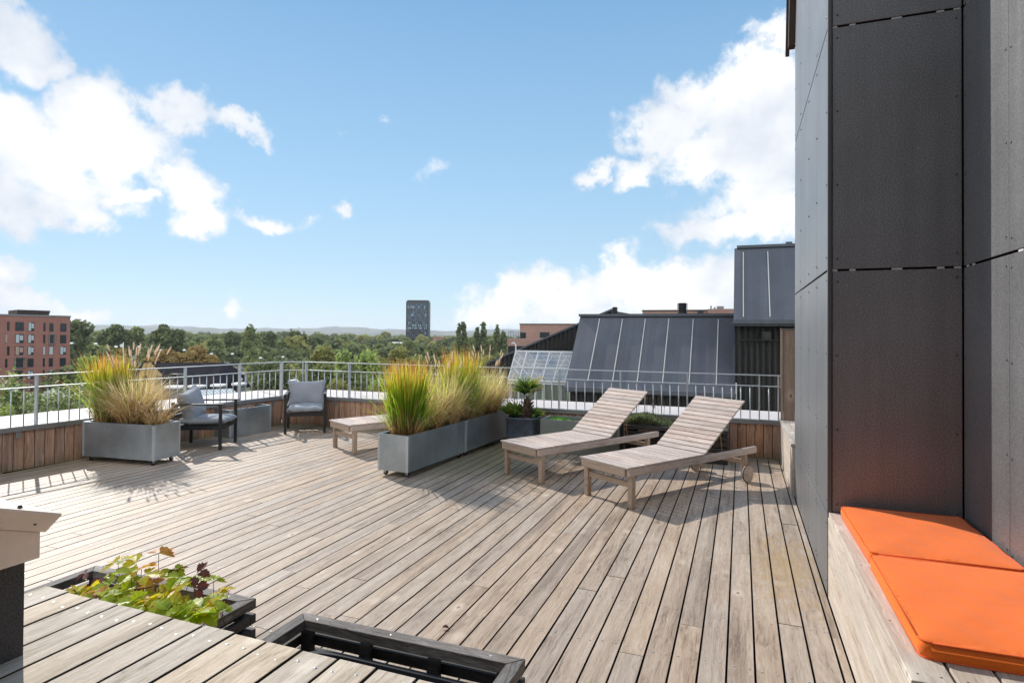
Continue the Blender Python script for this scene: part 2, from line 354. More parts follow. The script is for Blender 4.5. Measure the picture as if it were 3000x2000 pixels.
M['capm'] = metal_mat('parapet_channel', (.25, .245, .24), .5, .5, var=.12)
M['gap_shade'] = simple('board_side_gap_shade', (.055, .042, .030), .95, 0, .3, 20)  # near-black board sides: shade of the gaps painted as colour
M['dark_hole'] = simple('dark_void', (.012, .011, .01), .95)
def clad_mat():
    m, t, p = newmat('wall_cladding'); tcn = nd(t, 'ShaderNodeTexCoord')
    n1 = noise(t, tcn.outputs['Object'], 130, 3, .8); n2 = noise(t, tcn.outputs['Object'], 1.6, 5, .6)
    rs = nd(t, 'ShaderNodeVectorMath', operation='MULTIPLY'); t.links.new(tcn.outputs['Object'], rs.inputs[0]); rs.inputs[1].default_value = (14, 14, .5)
    n4 = noise(t, rs.outputs[0], 1, 4, .6)
    f = m_('ADD', m_('MULTIPLY', n1, .72, tree=t), m_('ADD', m_('MULTIPLY', n2, .18, tree=t), m_('MULTIPLY', n4, .10, tree=t), tree=t), tree=t)
    c = ramp(t, f, [(.36, (.10, .101, .108)), (.5, (.18, .182, .190)), (.64, (.29, .29, .30))])
    # dirt specks and bird marks
    vo = nd(t, 'ShaderNodeTexVoronoi'); vo.inputs['Scale'].default_value = 9; t.links.new(tcn.outputs['Object'], vo.inputs['Vector'])
    wn = noise(t, tcn.outputs['Object'], 30, 4, .7)
    d = ms(t, m_('ADD', vo.outputs['Distance'], m_('MULTIPLY', wn, .12, tree=t), tree=t), .105, .085)
    c = mixc(t, m_('MULTIPLY', d, .5, tree=t), c, (.5, .5, .5))
    t.links.new(c, p.inputs['Base Color']); t.links.new(m_('MULTIPLY_ADD', n4, .08, .41, tree=t), p.inputs['Roughness']); p.inputs['Metallic'].default_value = .45
    p.inputs['Specular IOR Level'].default_value = .6; p.inputs['IOR'].default_value = 1.5
    bump(t, p, n1, .12, .001); return m
M['clad'] = clad_mat()
M['batten'] = simple('white_batten', (.55, .54, .53), .6)
M['trim'] = simple('corner_trim', (.085, .085, .09), .4, .3)
M['rivet'] = simple('rivet', (.10, .10, .10), .3, .6)
M['rivet_s'] = simple('screw_steel', (.62, .61, .58), .35, .7)
M['eave'] = simple('eave_brown', (.06, .04, .032), .5, .1, .25, 9)
M['ledge'] = simple('roof_ledge_membrane', (.50, .455, .435), .7, 0, .06, 2.2)
M['black_metal'] = simple('black_powder_coat', (.018, .018, .019), .38, .1)
M['plastic'] = simple('black_plastic', (.028, .031, .036), .35)
def fabric(name, col, sc_=420, br=1.25):
    m, t, p = newmat(name); tcn = nd(t, 'ShaderNodeTexCoord'); n1 = noise(t, tcn.outputs['Object'], sc_, 2, .6); n2 = noise(t, tcn.outputs['Object'], 5, 4, .6)
    f = m_('ADD', m_('MULTIPLY', n1, .6, tree=t), m_('MULTIPLY', n2, .4, tree=t), tree=t)
    t.links.new(ramp(t, f, [(.3, tuple(x/br for x in col)), (.7, tuple(min(1, x*br) for x in col))]), p.inputs['Base Color'])
    p.inputs['Roughness'].default_value = .9; p.inputs['Specular IOR Level'].default_value = .15
    p.inputs['Sheen Weight'].default_value = .15
    bump(t, p, m_('ADD', m_('MULTIPLY', n1, .15, tree=t), noise(t, tcn.outputs['Object'], 7, 4, .55), tree=t), .5, .010); return m
M['grey_fabric'] = fabric('grey_fabric', (.27, .285, .315))
M['orange'] = fabric('orange_fabric', (.80, .155, .018), 500, 1.14)
M['orange_pipe'] = simple('orange_piping', (.70, .11, .015), .85)
def brick(name, c1, c2, mortar, sx=4.2, sy=13):
    m, t, p = newmat(name); tcn = nd(t, 'ShaderNodeTexCoord')
    # bricks in a plane across the facade: use X+Y for the run and Z for the courses
    se = nd(t, 'ShaderNodeSeparateXYZ'); t.links.new(tcn.outputs['Object'], se.inputs[0]); cb = nd(t, 'ShaderNodeCombineXYZ')
    t.links.new(m_('ADD', se.outputs[0], se.outputs[1], tree=t), cb.inputs[0]); t.links.new(se.outputs[2], cb.inputs[1])
    b = nd(t, 'ShaderNodeTexBrick'); t.links.new(cb.outputs[0], b.inputs['Vector']); b.inputs['Scale'].default_value = 1
    b.inputs['Brick Width'].default_value = .25; b.inputs['Row Height'].default_value = .075; b.inputs['Mortar Size'].default_value = .01
    b.inputs['Color1'].default_value = (*c1, 1); b.inputs['Color2'].default_value = (*c2, 1); b.inputs['Mortar'].default_value = (*mortar, 1)
    n = noise(t, tcn.outputs['Object'], .35, 5, .65)
    n3 = noise(t, tcn.outputs['Object'], 3.0, 3, .7)
    c = mixc(t, m_('MULTIPLY', ms(t, n, .4, .7), .45, tree=t), b.outputs['Color'], tuple(x*.6 for x in c1))
    c = mixc(t, m_('MULTIPLY', ms(t, n3, .5, .8), .35, tree=t), c, c2)
    t.links.new(c, p.inputs['Base Color']); p.inputs['Roughness'].default_value = .9; return m
M['brick_red'] = brick('red_brick', (.36, .13, .09), (.25, .095, .072), (.30, .19, .16))
M['brick_pale'] = brick('pale_brick', (.38, .215, .165), (.28, .15, .12), (.36, .29, .25))
def glassy(name, col, rough=.08):
    m, t, p = newmat(name); p.inputs['Base Color'].default_value = (*col, 1); p.inputs['Roughness'].default_value = rough; p.inputs['Specular IOR Level'].default_value = .8
    return m
M['glass_dark'] = glassy('window_glass_dark', (.02, .022, .025)); M['glass_pale'] = glassy('window_with_pale_curtain', (.42, .46, .47), .25)
M['glass_warm'] = glassy('window_with_warm_curtain', (.38, .27, .2), .25); M['glass_blue'] = glassy('tower_glass', (.07, .125, .19), .08)
for k_ in ('glass_dark', 'glass_blue'): M[k_].node_tree.nodes['Principled BSDF'].inputs['Specular IOR Level'].default_value = .45
M['glass_blue2'] = glassy('tower_glass_light', (.30, .42, .50), .15)
def felt(name, col):
    m, t, p = newmat(name); tcn = nd(t, 'ShaderNodeTexCoord')
    n1 = noise(t, tcn.outputs['Object'], 16, 5, .75); n2 = noise(t, tcn.outputs['Object'], .5, 4, .6)
    st = nd(t, 'ShaderNodeVectorMath', operation='MULTIPLY'); t.links.new(tcn.outputs['Object'], st.inputs[0]); st.inputs[1].default_value = (3, .05, .12)
    n3 = noise(t, st.outputs[0], 1, 4, .6)
    f = m_('ADD', m_('MULTIPLY', n1, .35, tree=t), m_('ADD', m_('MULTIPLY', n2, .35, tree=t), m_('MULTIPLY', n3, .3, tree=t), tree=t), tree=t)
    t.links.new(ramp(t, f, [(.32, tuple(x*.72 for x in col)), (.5, col), (.7, tuple(x*1.5 for x in col))]), p.inputs['Base Color'])
    p.inputs['Roughness'].default_value = .62; p.inputs['Specular IOR Level'].default_value = .4; bump(t, p, n1, .3, .02); return m
M['felt'] = felt('roofing_felt', (.078, .086, .104))
M['tile'] = felt('dark_roof_tile', (.030, .028, .032)); M['tile'].node_tree.nodes['Principled BSDF'].inputs['Specular IOR Level'].default_value = 0; M['tile'].node_tree.nodes['Principled BSDF'].inputs['Roughness'].default_value = 1
M['seam'] = simple('pale_roof_batten', (.52, .52, .50), .5, .2)
M['corr'] = simple('black_corrugated', (.022, .021, .021), .5, 0, .25, 3)
M['whitealu'] = simple('white_aluminium', (.62, .64, .66), .4, .1)
def clearglass():
    m, t, p = newmat('greenhouse_glass'); t.nodes.remove(p); out = t.nodes['Material Output']
    g = nd(t, 'ShaderNodeBsdfGlossy'); g.inputs['Roughness'].default_value = .04; g.inputs['Color'].default_value = (.9, .95, 1, 1)
    tr = nd(t, 'ShaderNodeBsdfTransparent'); tr.inputs['Color'].default_value = (.72, .78, .82, 1)
    mxs = nd(t, 'ShaderNodeMixShader'); fr = nd(t, 'ShaderNodeLayerWeight'); fr.inputs['Blend'].default_value = .35
    t.links.new(m_('ADD', fr.outputs['Fresnel'], .28, tree=t), mxs.inputs[0]); t.links.new(tr.outputs[0], mxs.inputs[1]); t.links.new(g.outputs[0], mxs.inputs[2]); t.links.new(mxs.outputs[0], out.inputs[0])
    return m
M['clear'] = clearglass()
M['yellow_wall'] = simple('ochre_render', (.46, .30, .12), .9, 0, .08, 1)
M['concrete'] = simple('pale_concrete', (.42, .41, .39), .85, 0, .15, .5)
M['asphalt'] = simple('asphalt', (.07, .07, .072), .9, 0, .2, .3)
M['white'] = simple('white_paint', (.78, .78, .78), .5)
M['grey_paint'] = simple('grey_paint', (.2, .2, .21), .5)
M['soil'] = simple('soil', (.05, .032, .02), .95, 0, .5, 30, .8, 60)
M['sheet'] = simple('beige_sheet_metal', (.78, .64, .54), .5, .15, .12, 6)
M['wallgran'] = simple('granular_dark_wall', (.065, .062, .064), .9, 0, .55, 160, .6, 260)
M['ceramic'] = simple('blue_glazed_clay', (.075, .092, .13), .45, 0, .4, 9, .25, 18)
M['fibre'] = simple('grey_green_fibre_cement', (.20, .22, .205), .7, 0, .1, 12, .15, 200)
M['rubber'] = simple('black_rubber', (.02, .02, .02), .7)
M['bark'] = simple('bark', (.10, .075, .055), .95, 0, .4, 12, .6, 30)
M['palmbark'] = simple('palm_fibre', (.075, .05, .035), .95, 0, .5, 40, .9, 60)
M['canvas'] = simple('pennant_cloth', (.7, .74, .74), .8)
def leaf_mat(name, stops, trans=.45, uvramp=None, rough=.5, isl=.5):
    """foliage: reflects and lets light through; stops over a mix of island random and soft noise (or along the blade)"""
    m, t, p = newmat(name); out = t.nodes['Material Output']; tcn = nd(t, 'ShaderNodeTexCoord'); geo = nd(t, 'ShaderNodeNewGeometry')
    if uvramp:
        se = nd(t, 'ShaderNodeSeparateXYZ'); t.links.new(tcn.outputs['UV'], se.inputs[0])
        f = m_('ADD', se.outputs[1], m_('MULTIPLY_ADD', geo.outputs['Random Per Island'], .34, -.17, tree=t), tree=t)
    else:
        n = noise(t, tcn.outputs['Object'], .55 if isl < .4 else 3, 4, .6)
        f = m_('ADD', m_('MULTIPLY', geo.outputs['Random Per Island'], isl, tree=t), m_('MULTIPLY', n, 1-isl, tree=t), tree=t)
    c = ramp(t, f, stops)
    if uvramp:
        hs = nd(t, 'ShaderNodeHueSaturation'); t.links.new(c, hs.inputs['Color'])
        rn = nd(t, 'ShaderNodeTexWhiteNoise', noise_dimensions='1D'); t.links.new(geo.outputs['Random Per Island'], rn.inputs['W'])
        t.links.new(m_('MULTIPLY_ADD', rn.outputs['Value'], 1.0, .55, tree=t), hs.inputs['Value']); c = hs.outputs[0]
    t.links.new(c, p.inputs['Base Color']); p.inputs['Roughness'].default_value = max(rough, .7); p.inputs['Specular IOR Level'].default_value = .12
    tr = nd(t, 'ShaderNodeBsdfTranslucent'); t.links.new(c, tr.inputs['Color'])
    mxs = nd(t, 'ShaderNodeMixShader'); mxs.inputs[0].default_value = trans
    t.links.new(p.outputs[0], mxs.inputs[1]); t.links.new(tr.outputs[0], mxs.inputs[2]); t.links.new(mxs.outputs[0], out.inputs[0]); return m
M['grass_green'] = leaf_mat('green_blade', [(0, (.36, .21, .09)), (.24, (.44, .30, .12)), (.36, (.19, .35, .035)), (.62, (.36, .52, .04)), (.82, (.62, .58, .06)), (.94, (.66, .36, .08)), (1, (.55, .20, .06))], .62, True)
M['grass_tan'] = leaf_mat('dry_blade', [(0, (.34, .21, .11)), (.3, (.58, .40, .20)), (.7, (.72, .55, .30)), (1, (.80, .64, .40))], .55, True)
M['grass_olive'] = leaf_mat('olive_blade', [(0, (.42, .28, .12)), (.3, (.52, .47, .15)), (.65, (.56, .58, .16)), (1, (.74, .60, .28))], .58, True)
M['plume'] = leaf_mat('seed_plume', [(0, (.78, .62, .46)), (1, (.95, .84, .70))], .55, rough=.9)
M['leaf_dark'] = leaf_mat('leaf_dark', [(.2, (.075, .095, .040)), (.5, (.135, .165, .066)), (.8, (.24, .26, .12))], .38, isl=.3)
M['leaf_mid'] = leaf_mat('leaf_mid', [(.2, (.11, .135, .048)), (.5, (.205, .24, .085)), (.8, (.34, .38, .16))], .42, isl=.3)
M['leaf_light'] = leaf_mat('leaf_light', [(.2, (.18, .25, .06)), (.5, (.33, .42, .11)), (.8, (.52, .60, .24))], .45, isl=.35)
M['leaf_olive'] = leaf_mat('leaf_olive', [(.2, (.14, .15, .045)), (.5, (.29, .29, .09)), (.8, (.45, .43, .17))], .4, isl=.3)
M['leaf_rust'] = leaf_mat('leaf_rust', [(.2, (.15, .10, .035)), (.5, (.31, .21, .07)), (.8, (.46, .33, .13))], .35, isl=.3)
M['leaf_blossom'] = leaf_mat('leaf_with_white', [(.2, (.12, .17, .045)), (.45, (.24, .31, .09)), (.64, (.38, .45, .19)), (.74, (.66, .68, .5))], .45, isl=.6)
M['shrub'] = leaf_mat('shrub_leaf', [(.2, (.09, .12, .045)), (.5, (.19, .23, .10)), (.8, (.32, .36, .2))], .4, isl=.6)
M['salad'] = leaf_mat('salad_leaf', [(.2, (.07, .20, .015)), (.7, (.16, .40, .04))], .5, isl=.6)
M['palm'] = leaf_mat('palm_leaf', [(0, (.035, .07, .02)), (.35, (.07, .13, .025)), (.75, (.20, .30, .05)), (1, (.42, .42, .10))], .45, True)
M['palm_yellow'] = leaf_mat('palm_leaf_yellow', [(0, (.10, .16, .03)), (.5, (.40, .34, .06)), (1, (.68, .40, .06))], .45, True)
def straw_mat(name, a, b, edge, trans=.6):
    m, t, p = newmat(name); out = t.nodes['Material Output']; tcn = nd(t, 'ShaderNodeTexCoord')
    se = nd(t, 'ShaderNodeSeparateXYZ'); t.links.new(tcn.outputs['UV'], se.inputs[0])
    n = noise(t, tcn.outputs['Object'], 22, 4, .6)
    c = ramp(t, n, [(.35, a), (.65, b)])
    # veins running out from the midrib, edges turning
    v = m_('SINE', m_('MULTIPLY', m_('SUBTRACT', se.outputs[1], m_('MULTIPLY', m_('ABSOLUTE', se.outputs[0], tree=t), .55, tree=t), tree=t), 60, tree=t), tree=t)
    c = mixc(t, ms(t, v, .65, 1.0), c, tuple(x*.6 for x in a))
    e = ms(t, m_('ADD', m_('ABSOLUTE', se.outputs[0], tree=t), m_('MULTIPLY', n, .5, tree=t), tree=t), .95, 1.25)
    c = mixc(t, e, c, edge)
    t.links.new(c, p.inputs['Base Color']); p.inputs['Roughness'].default_value = .42; p.inputs['Specular IOR Level'].default_value = .45
    tr = nd(t, 'ShaderNodeBsdfTranslucent'); t.links.new(c, tr.inputs['Color']); mxs = nd(t, 'ShaderNodeMixShader'); mxs.inputs[0].default_value = trans
    t.links.new(p.outputs[0], mxs.inputs[1]); t.links.new(tr.outputs[0], mxs.inputs[2]); t.links.new(mxs.outputs[0], out.inputs[0]); return m
M['st_green'] = straw_mat('strawberry_leaf_green', (.36, .52, .02), (.60, .70, .03), (.6, .5, .05))
M['st_yellow'] = straw_mat('strawberry_leaf_yellow', (.66, .66, .02), (.80, .70, .03), (.7, .32, .04))
M['st_orange'] = straw_mat('strawberry_leaf_orange', (.66, .42, .04), (.72, .28, .04), (.6, .07, .03))
M['st_brown'] = straw_mat('strawberry_leaf_dead', (.15, .035, .02), (.22, .07, .04), (.10, .03, .02), .25)
M['stem'] = simple('red_brown_stem', (.13, .06, .035), .6)

# ================================================================ setting
# ---- ground far below, out to the horizon
GZ = -17.0
def ground_mat():
    m, t, p = newmat('ground_green'); tcn = nd(t, 'ShaderNodeTexCoord')
    n1 = noise(t, tcn.outputs['Object'], .012, 6, .65); n2 = noise(t, tcn.outputs['Object'], .12, 5, .7)
    f = m_('ADD', m_('MULTIPLY', n1, .5, tree=t), m_('MULTIPLY', n2, .5, tree=t), tree=t)
    t.links.new(ramp(t, f, [(.35, (.03, .045, .018)), (.55, (.06, .08, .03)), (.7, (.12, .13, .06))]), p.inputs['Base Color']); p.inputs['Roughness'].default_value = 1; return m
M['ground'] = ground_mat()
g = MB(); R0 = 14000
g.face([(-R0, -R0, GZ), (R0, -R0, GZ), (R0, R0, GZ), (-R0, R0, GZ)])
tag(g.obj('ground', M['ground']), kind='structure')
# ---- hills on the skyline
hm = MB()
cols = 180
def hill_h(a, k):
    s = 0
    for i, (fq, am) in enumerate(((9, .5), (23, .25), (57, .16), (131, .09), (310, .04))): s += am*math.sin(a*fq+i*1.7+k*2.1)
    return s
for k, (dist, base, amp, dep) in enumerate(((4200, 3, 15, 900), (5600, 26, 22, 1500))):
    b = len(hm.v)
    for i in range(cols+1):
        a = math.radians(-75+95*i/cols)
        lean = (20-58*i/cols)*.35
        ht = max(0, base+lean+amp*hill_h(a*2.3, k))
        for j, (dd, hh) in enumerate(((-dep, GZ-.5), (-dep*.5, (GZ+ht)*.55+GZ*.2), (0, ht), (dep, GZ-.5))):
            r_ = dist+dd; hm.v.append((math.sin(a)*r_, math.cos(a)*r_, hh))
    for i in range(cols):
        for j in range(3):
            hm.f.append((b+i*4+j, b+(i+1)*4+j, b+(i+1)*4+j+1, b+i*4+j+1)); hm.m.append(0); hm.uv.append(None)
def hill_mat():
    m, t, p = newmat('hill_woods_and_fields'); tcn = nd(t, 'ShaderNodeTexCoord'); mp = nd(t, 'ShaderNodeVectorMath', operation='MULTIPLY')
    t.links.new(tcn.outputs['Object'], mp.inputs[0]); mp.inputs[1].default_value = (1, 1, 9)
    n = noise(t, mp.outputs[0], .006, 6, .7); t.links.new(ramp(t, n, [(.4, (.035, .040, .032)), (.52, (.07, .076, .055)), (.62, (.20, .19, .15))]), p.inputs['Base Color']); p.inputs['Roughness'].default_value = 1; return m
tag(hm.obj('hills', hill_mat(), smooth=True), kind='structure')

# ================================================================ terrace
PL0, PLd = Vector((-7.2, 4.0)), Vector((.0946, 1.0))      # inner line of the left parapet
def leftP(Y): return Vector((-7.2+.0946*(Y-4.0), Y, 0))
CA, CB = leftP(7.74), Vector((-6.57, 7.93, 0))              # short cut corner
YR = 7.93; XR = .452
poly_in = [leftP(-3.0), CA, CB, Vector((XR, YR, 0))]
# deck boards
db = MB(); k0 = -64
drng = random.Random(3)
for k in range(k0, 3):
    xa, xb = .182+.12*k+.005, .182+.12*(k+1)-.005
    if k == 2: xb = .460
    xm = (xa+xb)/2
    yend = YR-.004
    if xm < -6.57: 
        t_ = (xm-CA.x)/(CB.x-CA.x); yend = CA.y+(CB.y-CA.y)*t_ if xm > CA.x else (xm+7.2)/.0946+4.0
    ys = -3.0; cuts = []
    y = ys+drng.uniform(.6, 3.6)
    while y < yend-.5: cuts.append(y); y += drng.uniform(2.2, 4.2)
    a = ys
    for c_ in cuts+[yend]:
        dz = drng.uniform(-.0012, .0012)
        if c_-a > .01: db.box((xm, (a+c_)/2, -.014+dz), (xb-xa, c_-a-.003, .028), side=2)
        a = c_
    # screws, two per joist
    for j in range(22):
        yj = -2.6+j*.5+.03
        if yj > yend: break
        if xm < -5.2 and yj < 2: continue
        for sx in (-.032, .032):
            x_, z_ = xm+sx+drng.uniform(-.004, .004), .0022; y_ = yj+drng.uniform(-.012, .012)
            r_ = .0048
            db.face([(x_+r_*math.cos(q*PI/3), y_+r_*math.sin(q*PI/3), z_) for q in range(6)], 1)
tag(db.obj('deck', [M['deck'], M['rivet_s'], M['gap_shade']]), kind='structure')
sb_ = MB(); sb_.box((-3.5, 2.5, -.105), (8.2, 11.2, .045)); tag(sb_.obj('deck_base', M['dark_hole']), kind='structure')

# the building that carries the terrace
bt = thing('terrace_building', 'brick block under the wooden terrace with pale roof ledge beyond the railing', 'building', (-3.5, 2, GZ))
bb = MB(); bb.box((-.2, -.95, 8.44), (9.2, 15.9, 16.88)); bb.obj('wall', M['brick_pale'], bt)
lm = MB()
def ledge_seg(p, q, op, oq):
    lm.prism([(p.x+3.5, p.y-2, -GZ+.435), (q.x+3.5, q.y-2, -GZ+.435), (oq.x+3.5, oq.y-2, -GZ+.435), (op.x+3.5, op.y-2, -GZ+.435)], (0, 0, -.36))
def outn(p, dx, dy): return Vector((p.x+dx, p.y+dy, 0))
I = [leftP(-3), CA, CB, Vector((2.6, YR, 0))]
I = [outn(I[0], -.06, 0), outn(I[1], -.06, .03), outn(I[2], -.03, .06), outn(I[3], 0, .06)]
O = [outn(leftP(-3), -1.25, 0), outn(CA, -1.2, .75), outn(CB, -.45, 1.2), Vector((2.6, YR+1.15, 0))]
for i in range(3): ledge_seg(I[i], I[i+1], O[i], O[i+1])
lm.obj('roof_ledge', M['ledge'], bt)
for i in range(3):
    n = 6 if i != 1 else 1
    for k in range(1, n+1):
        t_ = k/(n+.0) if n > 1 else .5
        a = I[i].lerp(I[i+1], t_); b = O[i].lerp(O[i+1], min(1, t_+.05))
        js = MB(); js.bar((a.x+3.5, a.y-2, -GZ+.437), (b.x+3.5, b.y-2, -GZ+.437), .02, .008); js.obj('roof_joint', M['capm'], bt)

# parapet: vertical boards with steel channel on top
def parapet(name, label, P, Q, ext_nrm, brackets):
    th = thing(name, label, 'parapet', (0, 0, 0))
    d = (Q-P); ln = d.length; d.normalize(); nn = Vector(ext_nrm).normalized()
    b = MB(); n = max(1, round(ln/.098)); wdt = ln/n; Mx = Matrix((d, nn, Vector((0, 0, 1)))).transposed()
    for i in range(n):
        c_ = P+d*(wdt*(i+.5))+nn*.012
        b.box((c_.x, c_.y, .205), (wdt-.008, .02, .41), 0, Mx)
    c_ = P+d*ln/2+nn*.05; b.box((c_.x, c_.y, .2), (ln, .05, .39), 1, Mx)
    b.obj('boarding', [M['redwood_z'], M['dark_hole']], th)
    m = MB(); c_ = P+d*ln/2+nn*.03; m.box((c_.x, c_.y, .4355), (ln+.01, .075, .048), 0, Mx)
    c_ = P+d*ln/2-nn*.012; m.box((c_.x, c_.y, .4135), (ln+.01, .02, .006), 0, Mx)
    m.obj('steel_channel', M['capm'], th, bevel=.003)
    for s in brackets:
        q = MB(); c_ = P+d*s-nn*.003; q.box((c_.x, c_.y, .385), (.045, .012, .10), 0, Mx); q.obj('bracket', M['capm'], th, bevel=.002)
    return th
parapet('parapet_wall', 'low board parapet with steel channel along the left side behind the grass planter', leftP(-3), CA, (-1, .09, 0), [1.5, 3.4, 5.3, 7.2, 9.1, 10.6])
parapet('parapet_wall', 'short angled piece of board parapet behind the facing armchair', CA, CB, (-.6, .8, 0), [.15])
parapet('parapet_wall', 'low board parapet with steel channel along the far side behind the loungers', CB, Vector((XR, YR, 0)), (0, 1, 0), [.6+1.1*i for i in range(6)])

# railing
zt, zm = 1.0, .868
pm = MB(); pm.box((0, 0, (.40+zt)/2), (.015, .05, zt-.40)); pm.dome((.008, 0, .92), .006, (1, 0, 0)); pm.dome((.008, 0, .62), .006, (1, 0, 0)); post_me = pm.mesh('post', M['zinc'])
bm_ = MB(); bm_.tube([(0, 0, .465), (0, 0, zm)], .0065, 8); bal_me = bm_.mesh('baluster', M['zinc'], True)
def rail(label, P, Q, posts, nb, skip0=False):
    th = thing('railing', label, 'railing', (P.x, P.y, 0), 0); d = (Q-P); ln = d.length; d.normalize(); ang = math.atan2(d.y, d.x)
    for zz, hh, nm in ((zt, .012, 'top_rail'), (zm, .010, 'middle_rail'), (.462, .008, 'bottom_rail')):
        b = MB(); b.bar((0, 0, zz), (d.x*ln, d.y*ln, zz), .035 if nm != 'bottom_rail' else .03, hh); b.obj(nm, M['zinc'], th, bevel=.003)
    prev = None
    for s in posts:
        o = bpy.data.objects.new('post', post_me); C.objects.link(o); o.parent = th; o.location = (d.x*s, d.y*s, 0); o.rotation_euler = (0, 0, ang+PI/2 if False else ang-PI/2+PI/2)
        o.rotation_euler = (0, 0, ang)
        if prev is not None:
            nb_ = max(2, round((s-prev)/.112))
            for j in range(1, nb_):
                q = prev+(s-prev)*j/nb_; o = bpy.data.objects.new('baluster', bal_me); C.objects.link(o); o.parent = th; o.location = (d.x*q, d.y*q, 0)
        prev = s
    return th
lp0 = leftP(-.3); dl = (CA-lp0).length
ysl = [4.342-.93*k for k in range(5, 0, -1)]+[4.342, 5.215, 6.088, 6.953, 7.735]
off = Vector((-.02, 0, 0))
rail('zinc railing with vertical bars on the left parapet in front of the red brick block', lp0+off, CA+off, [(leftP(y)-lp0).length*(1 if y > -.3 else -1) for y in ysl], 8)
rail('very short angled railing section at the corner above the facing armchair', CA+off, CB+Vector((0, .02, 0)), [.02, (CB-CA).length-.01], 3)
xs_ = [-5.722, -4.865, -4.03, -3.181, -2.317, -1.481, -.636, .209]
rail('zinc railing with vertical bars on the far parapet in front of the dark felt roof', CB+Vector((0, .02, 0)), Vector((XR-.01, YR+.02, 0)), [.02]+[x-CB.x for x in xs_]+[XR-CB.x-.03], 8)

# ---- dark clad building at right
XW, YN, YF, X2 = .465, 3.894, 6.157, 1.117
cb = thing('clad_building', 'tall dark panel clad stair tower rising beside the bench at the right', 'building', (XW, YN, 0))
def P3(x, y, z): return (x-XW, y-YN, z)
core = MB(); core.box(P3((XW+3.2)/2+.03, (YN+YF)/2+.01, 3.2), (3.2-XW-.06, YF-YN-.06, 6.4))
core.box(P3((X2+3.2)/2+.03, (YN-4)/2, 3.2), (3.2-X2-.06, YN+4, 6.4)); core.obj('core', M['dark_hole'], cb)
ys_seams = [YF, 5.565, 4.914, 4.423, YN]
zj = [0.004, .468, 1.868, 3.271, 4.68, 6.35]; gp = .006
def panel(p0, p1, z0, z1, nrm, riv=True):
    """flat panel from p0 to p1 (xy) between heights, thickness into the wall; rivets along its edges"""
    p0, p1 = Vector(p0), Vector(p1); d = (p1-p0).normalized(); nrm = Vector(nrm); g_ = .0022
    a, b = p0+d*g_, p1-d*g_; z0 += gp; z1 -= gp; c_ = (a+b)/2-nrm*.005
    m = MB(); Mx = Matrix((d, nrm, Vector((0, 0, 1)))).transposed()
    m.box(P3(c_.x, c_.y, (z0+z1)/2), ((b-a).length, .010, z1-z0), 0, Mx)
    if riv:
        nz_ = max(2, round((z1-z0)/.42)+1)
        for s in (.025, (b-a).length-.025):
            for i in range(nz_):
                zz = z0+.06+(z1-z0-.12)*i/(nz_-1); q = a+d*s+nrm*.0003
                m.dome(P3(q.x, q.y, zz+(.012 if s > .1 else 0)), .0075, nrm, 1)
    return m.obj('wall_panel', [M['clad'], M['rivet']], cb, bevel=.0015, seg=1)
for i in range(4):
    for z0, z1 in zip(zj[:-1], zj[1:]):
        if i == 3 or True: panel((XW, ys_seams[i], 0), (XW, ys_seams[i+1]+(.012 if i == 3 else 0), 0), z0, z1, (-1, 0, 0))
for z0, z1 in zip(zj[1:-1], zj[2:]): panel((XW+.022, YN, 0), (X2-.004, YN, 0), z0, z1, (0, -1, 0))
for z0, z1 in zip(zj[:-1], zj[1:]):
    for ya, yb in ((YN-.004, 3.302), (3.302, 2.05), (2.05, .8), (.8, -.5), (-.5, -1.8), (-1.8, -3.1)): panel((X2, ya, 0), (X2, yb, 0), z0, z1, (-1, 0, 0))
tr_ = MB(); tr_.box(P3(XW+.010, YN+.0005, 3.2), (.022, .022, 6.3)); tr_.obj('corner_trim', M['trim'], cb, bevel=.004)
bt_ = MB()
for zz in (1.868, 3.271):
    for xa, xb in ((.49, .515), (.577, .607), (.785, .835), (.998, 1.032), (1.077, 1.108)): bt_.box(P3((xa+xb)/2, YN+.008, zz), (xb-xa, .006, .0105))
    for ya, yb in ((3.86, 3.83), (3.78, 3.75), (3.22, 3.17), (3.1, 3.0)): bt_.box(P3(X2+.008, (ya+yb)/2, zz), (.006, ya-yb, .0105))
bt_.obj('batten', M['batten'], cb)
ev = MB()   # sloping barge board at the far edge of the wall
ev.prism([P3(XW-.055, YF+.12, 4.20), P3(XW-.055, YF+.02, 4.20), P3(XW-.055, YF-.45, 5.7), P3(XW-.055, YF-.33, 5.7)], (.06, 0, 0))
ev.prism([P3(XW-.075, YF+.15, 4.15), P3(XW-.075, YF+.12, 4.20), P3(XW-.075, YF-.33, 5.7), P3(XW-.075, YF-.30, 5.7)], (.035, 0, 0))
ev.obj('barge_board', M['eave'], cb)

rw = thing('added_shade_block', 'unseen dark block added behind the camera to shade the cushion corner', 'building', (-.7, -1.25, 0))  # invented block out of view, added to cut light on the cushion corner
m = MB(); xz_box(m, -1.7, 1.79, -3.0, 0, .003, 6.2); m.obj('wall', M['trim'], rw)  # body of the added shade block, no real wall
m = MB(); xz_box(m, -1.76, 1.79, -.05, .06, 6.2, 6.3); m.obj('coping', M['eave'], rw)

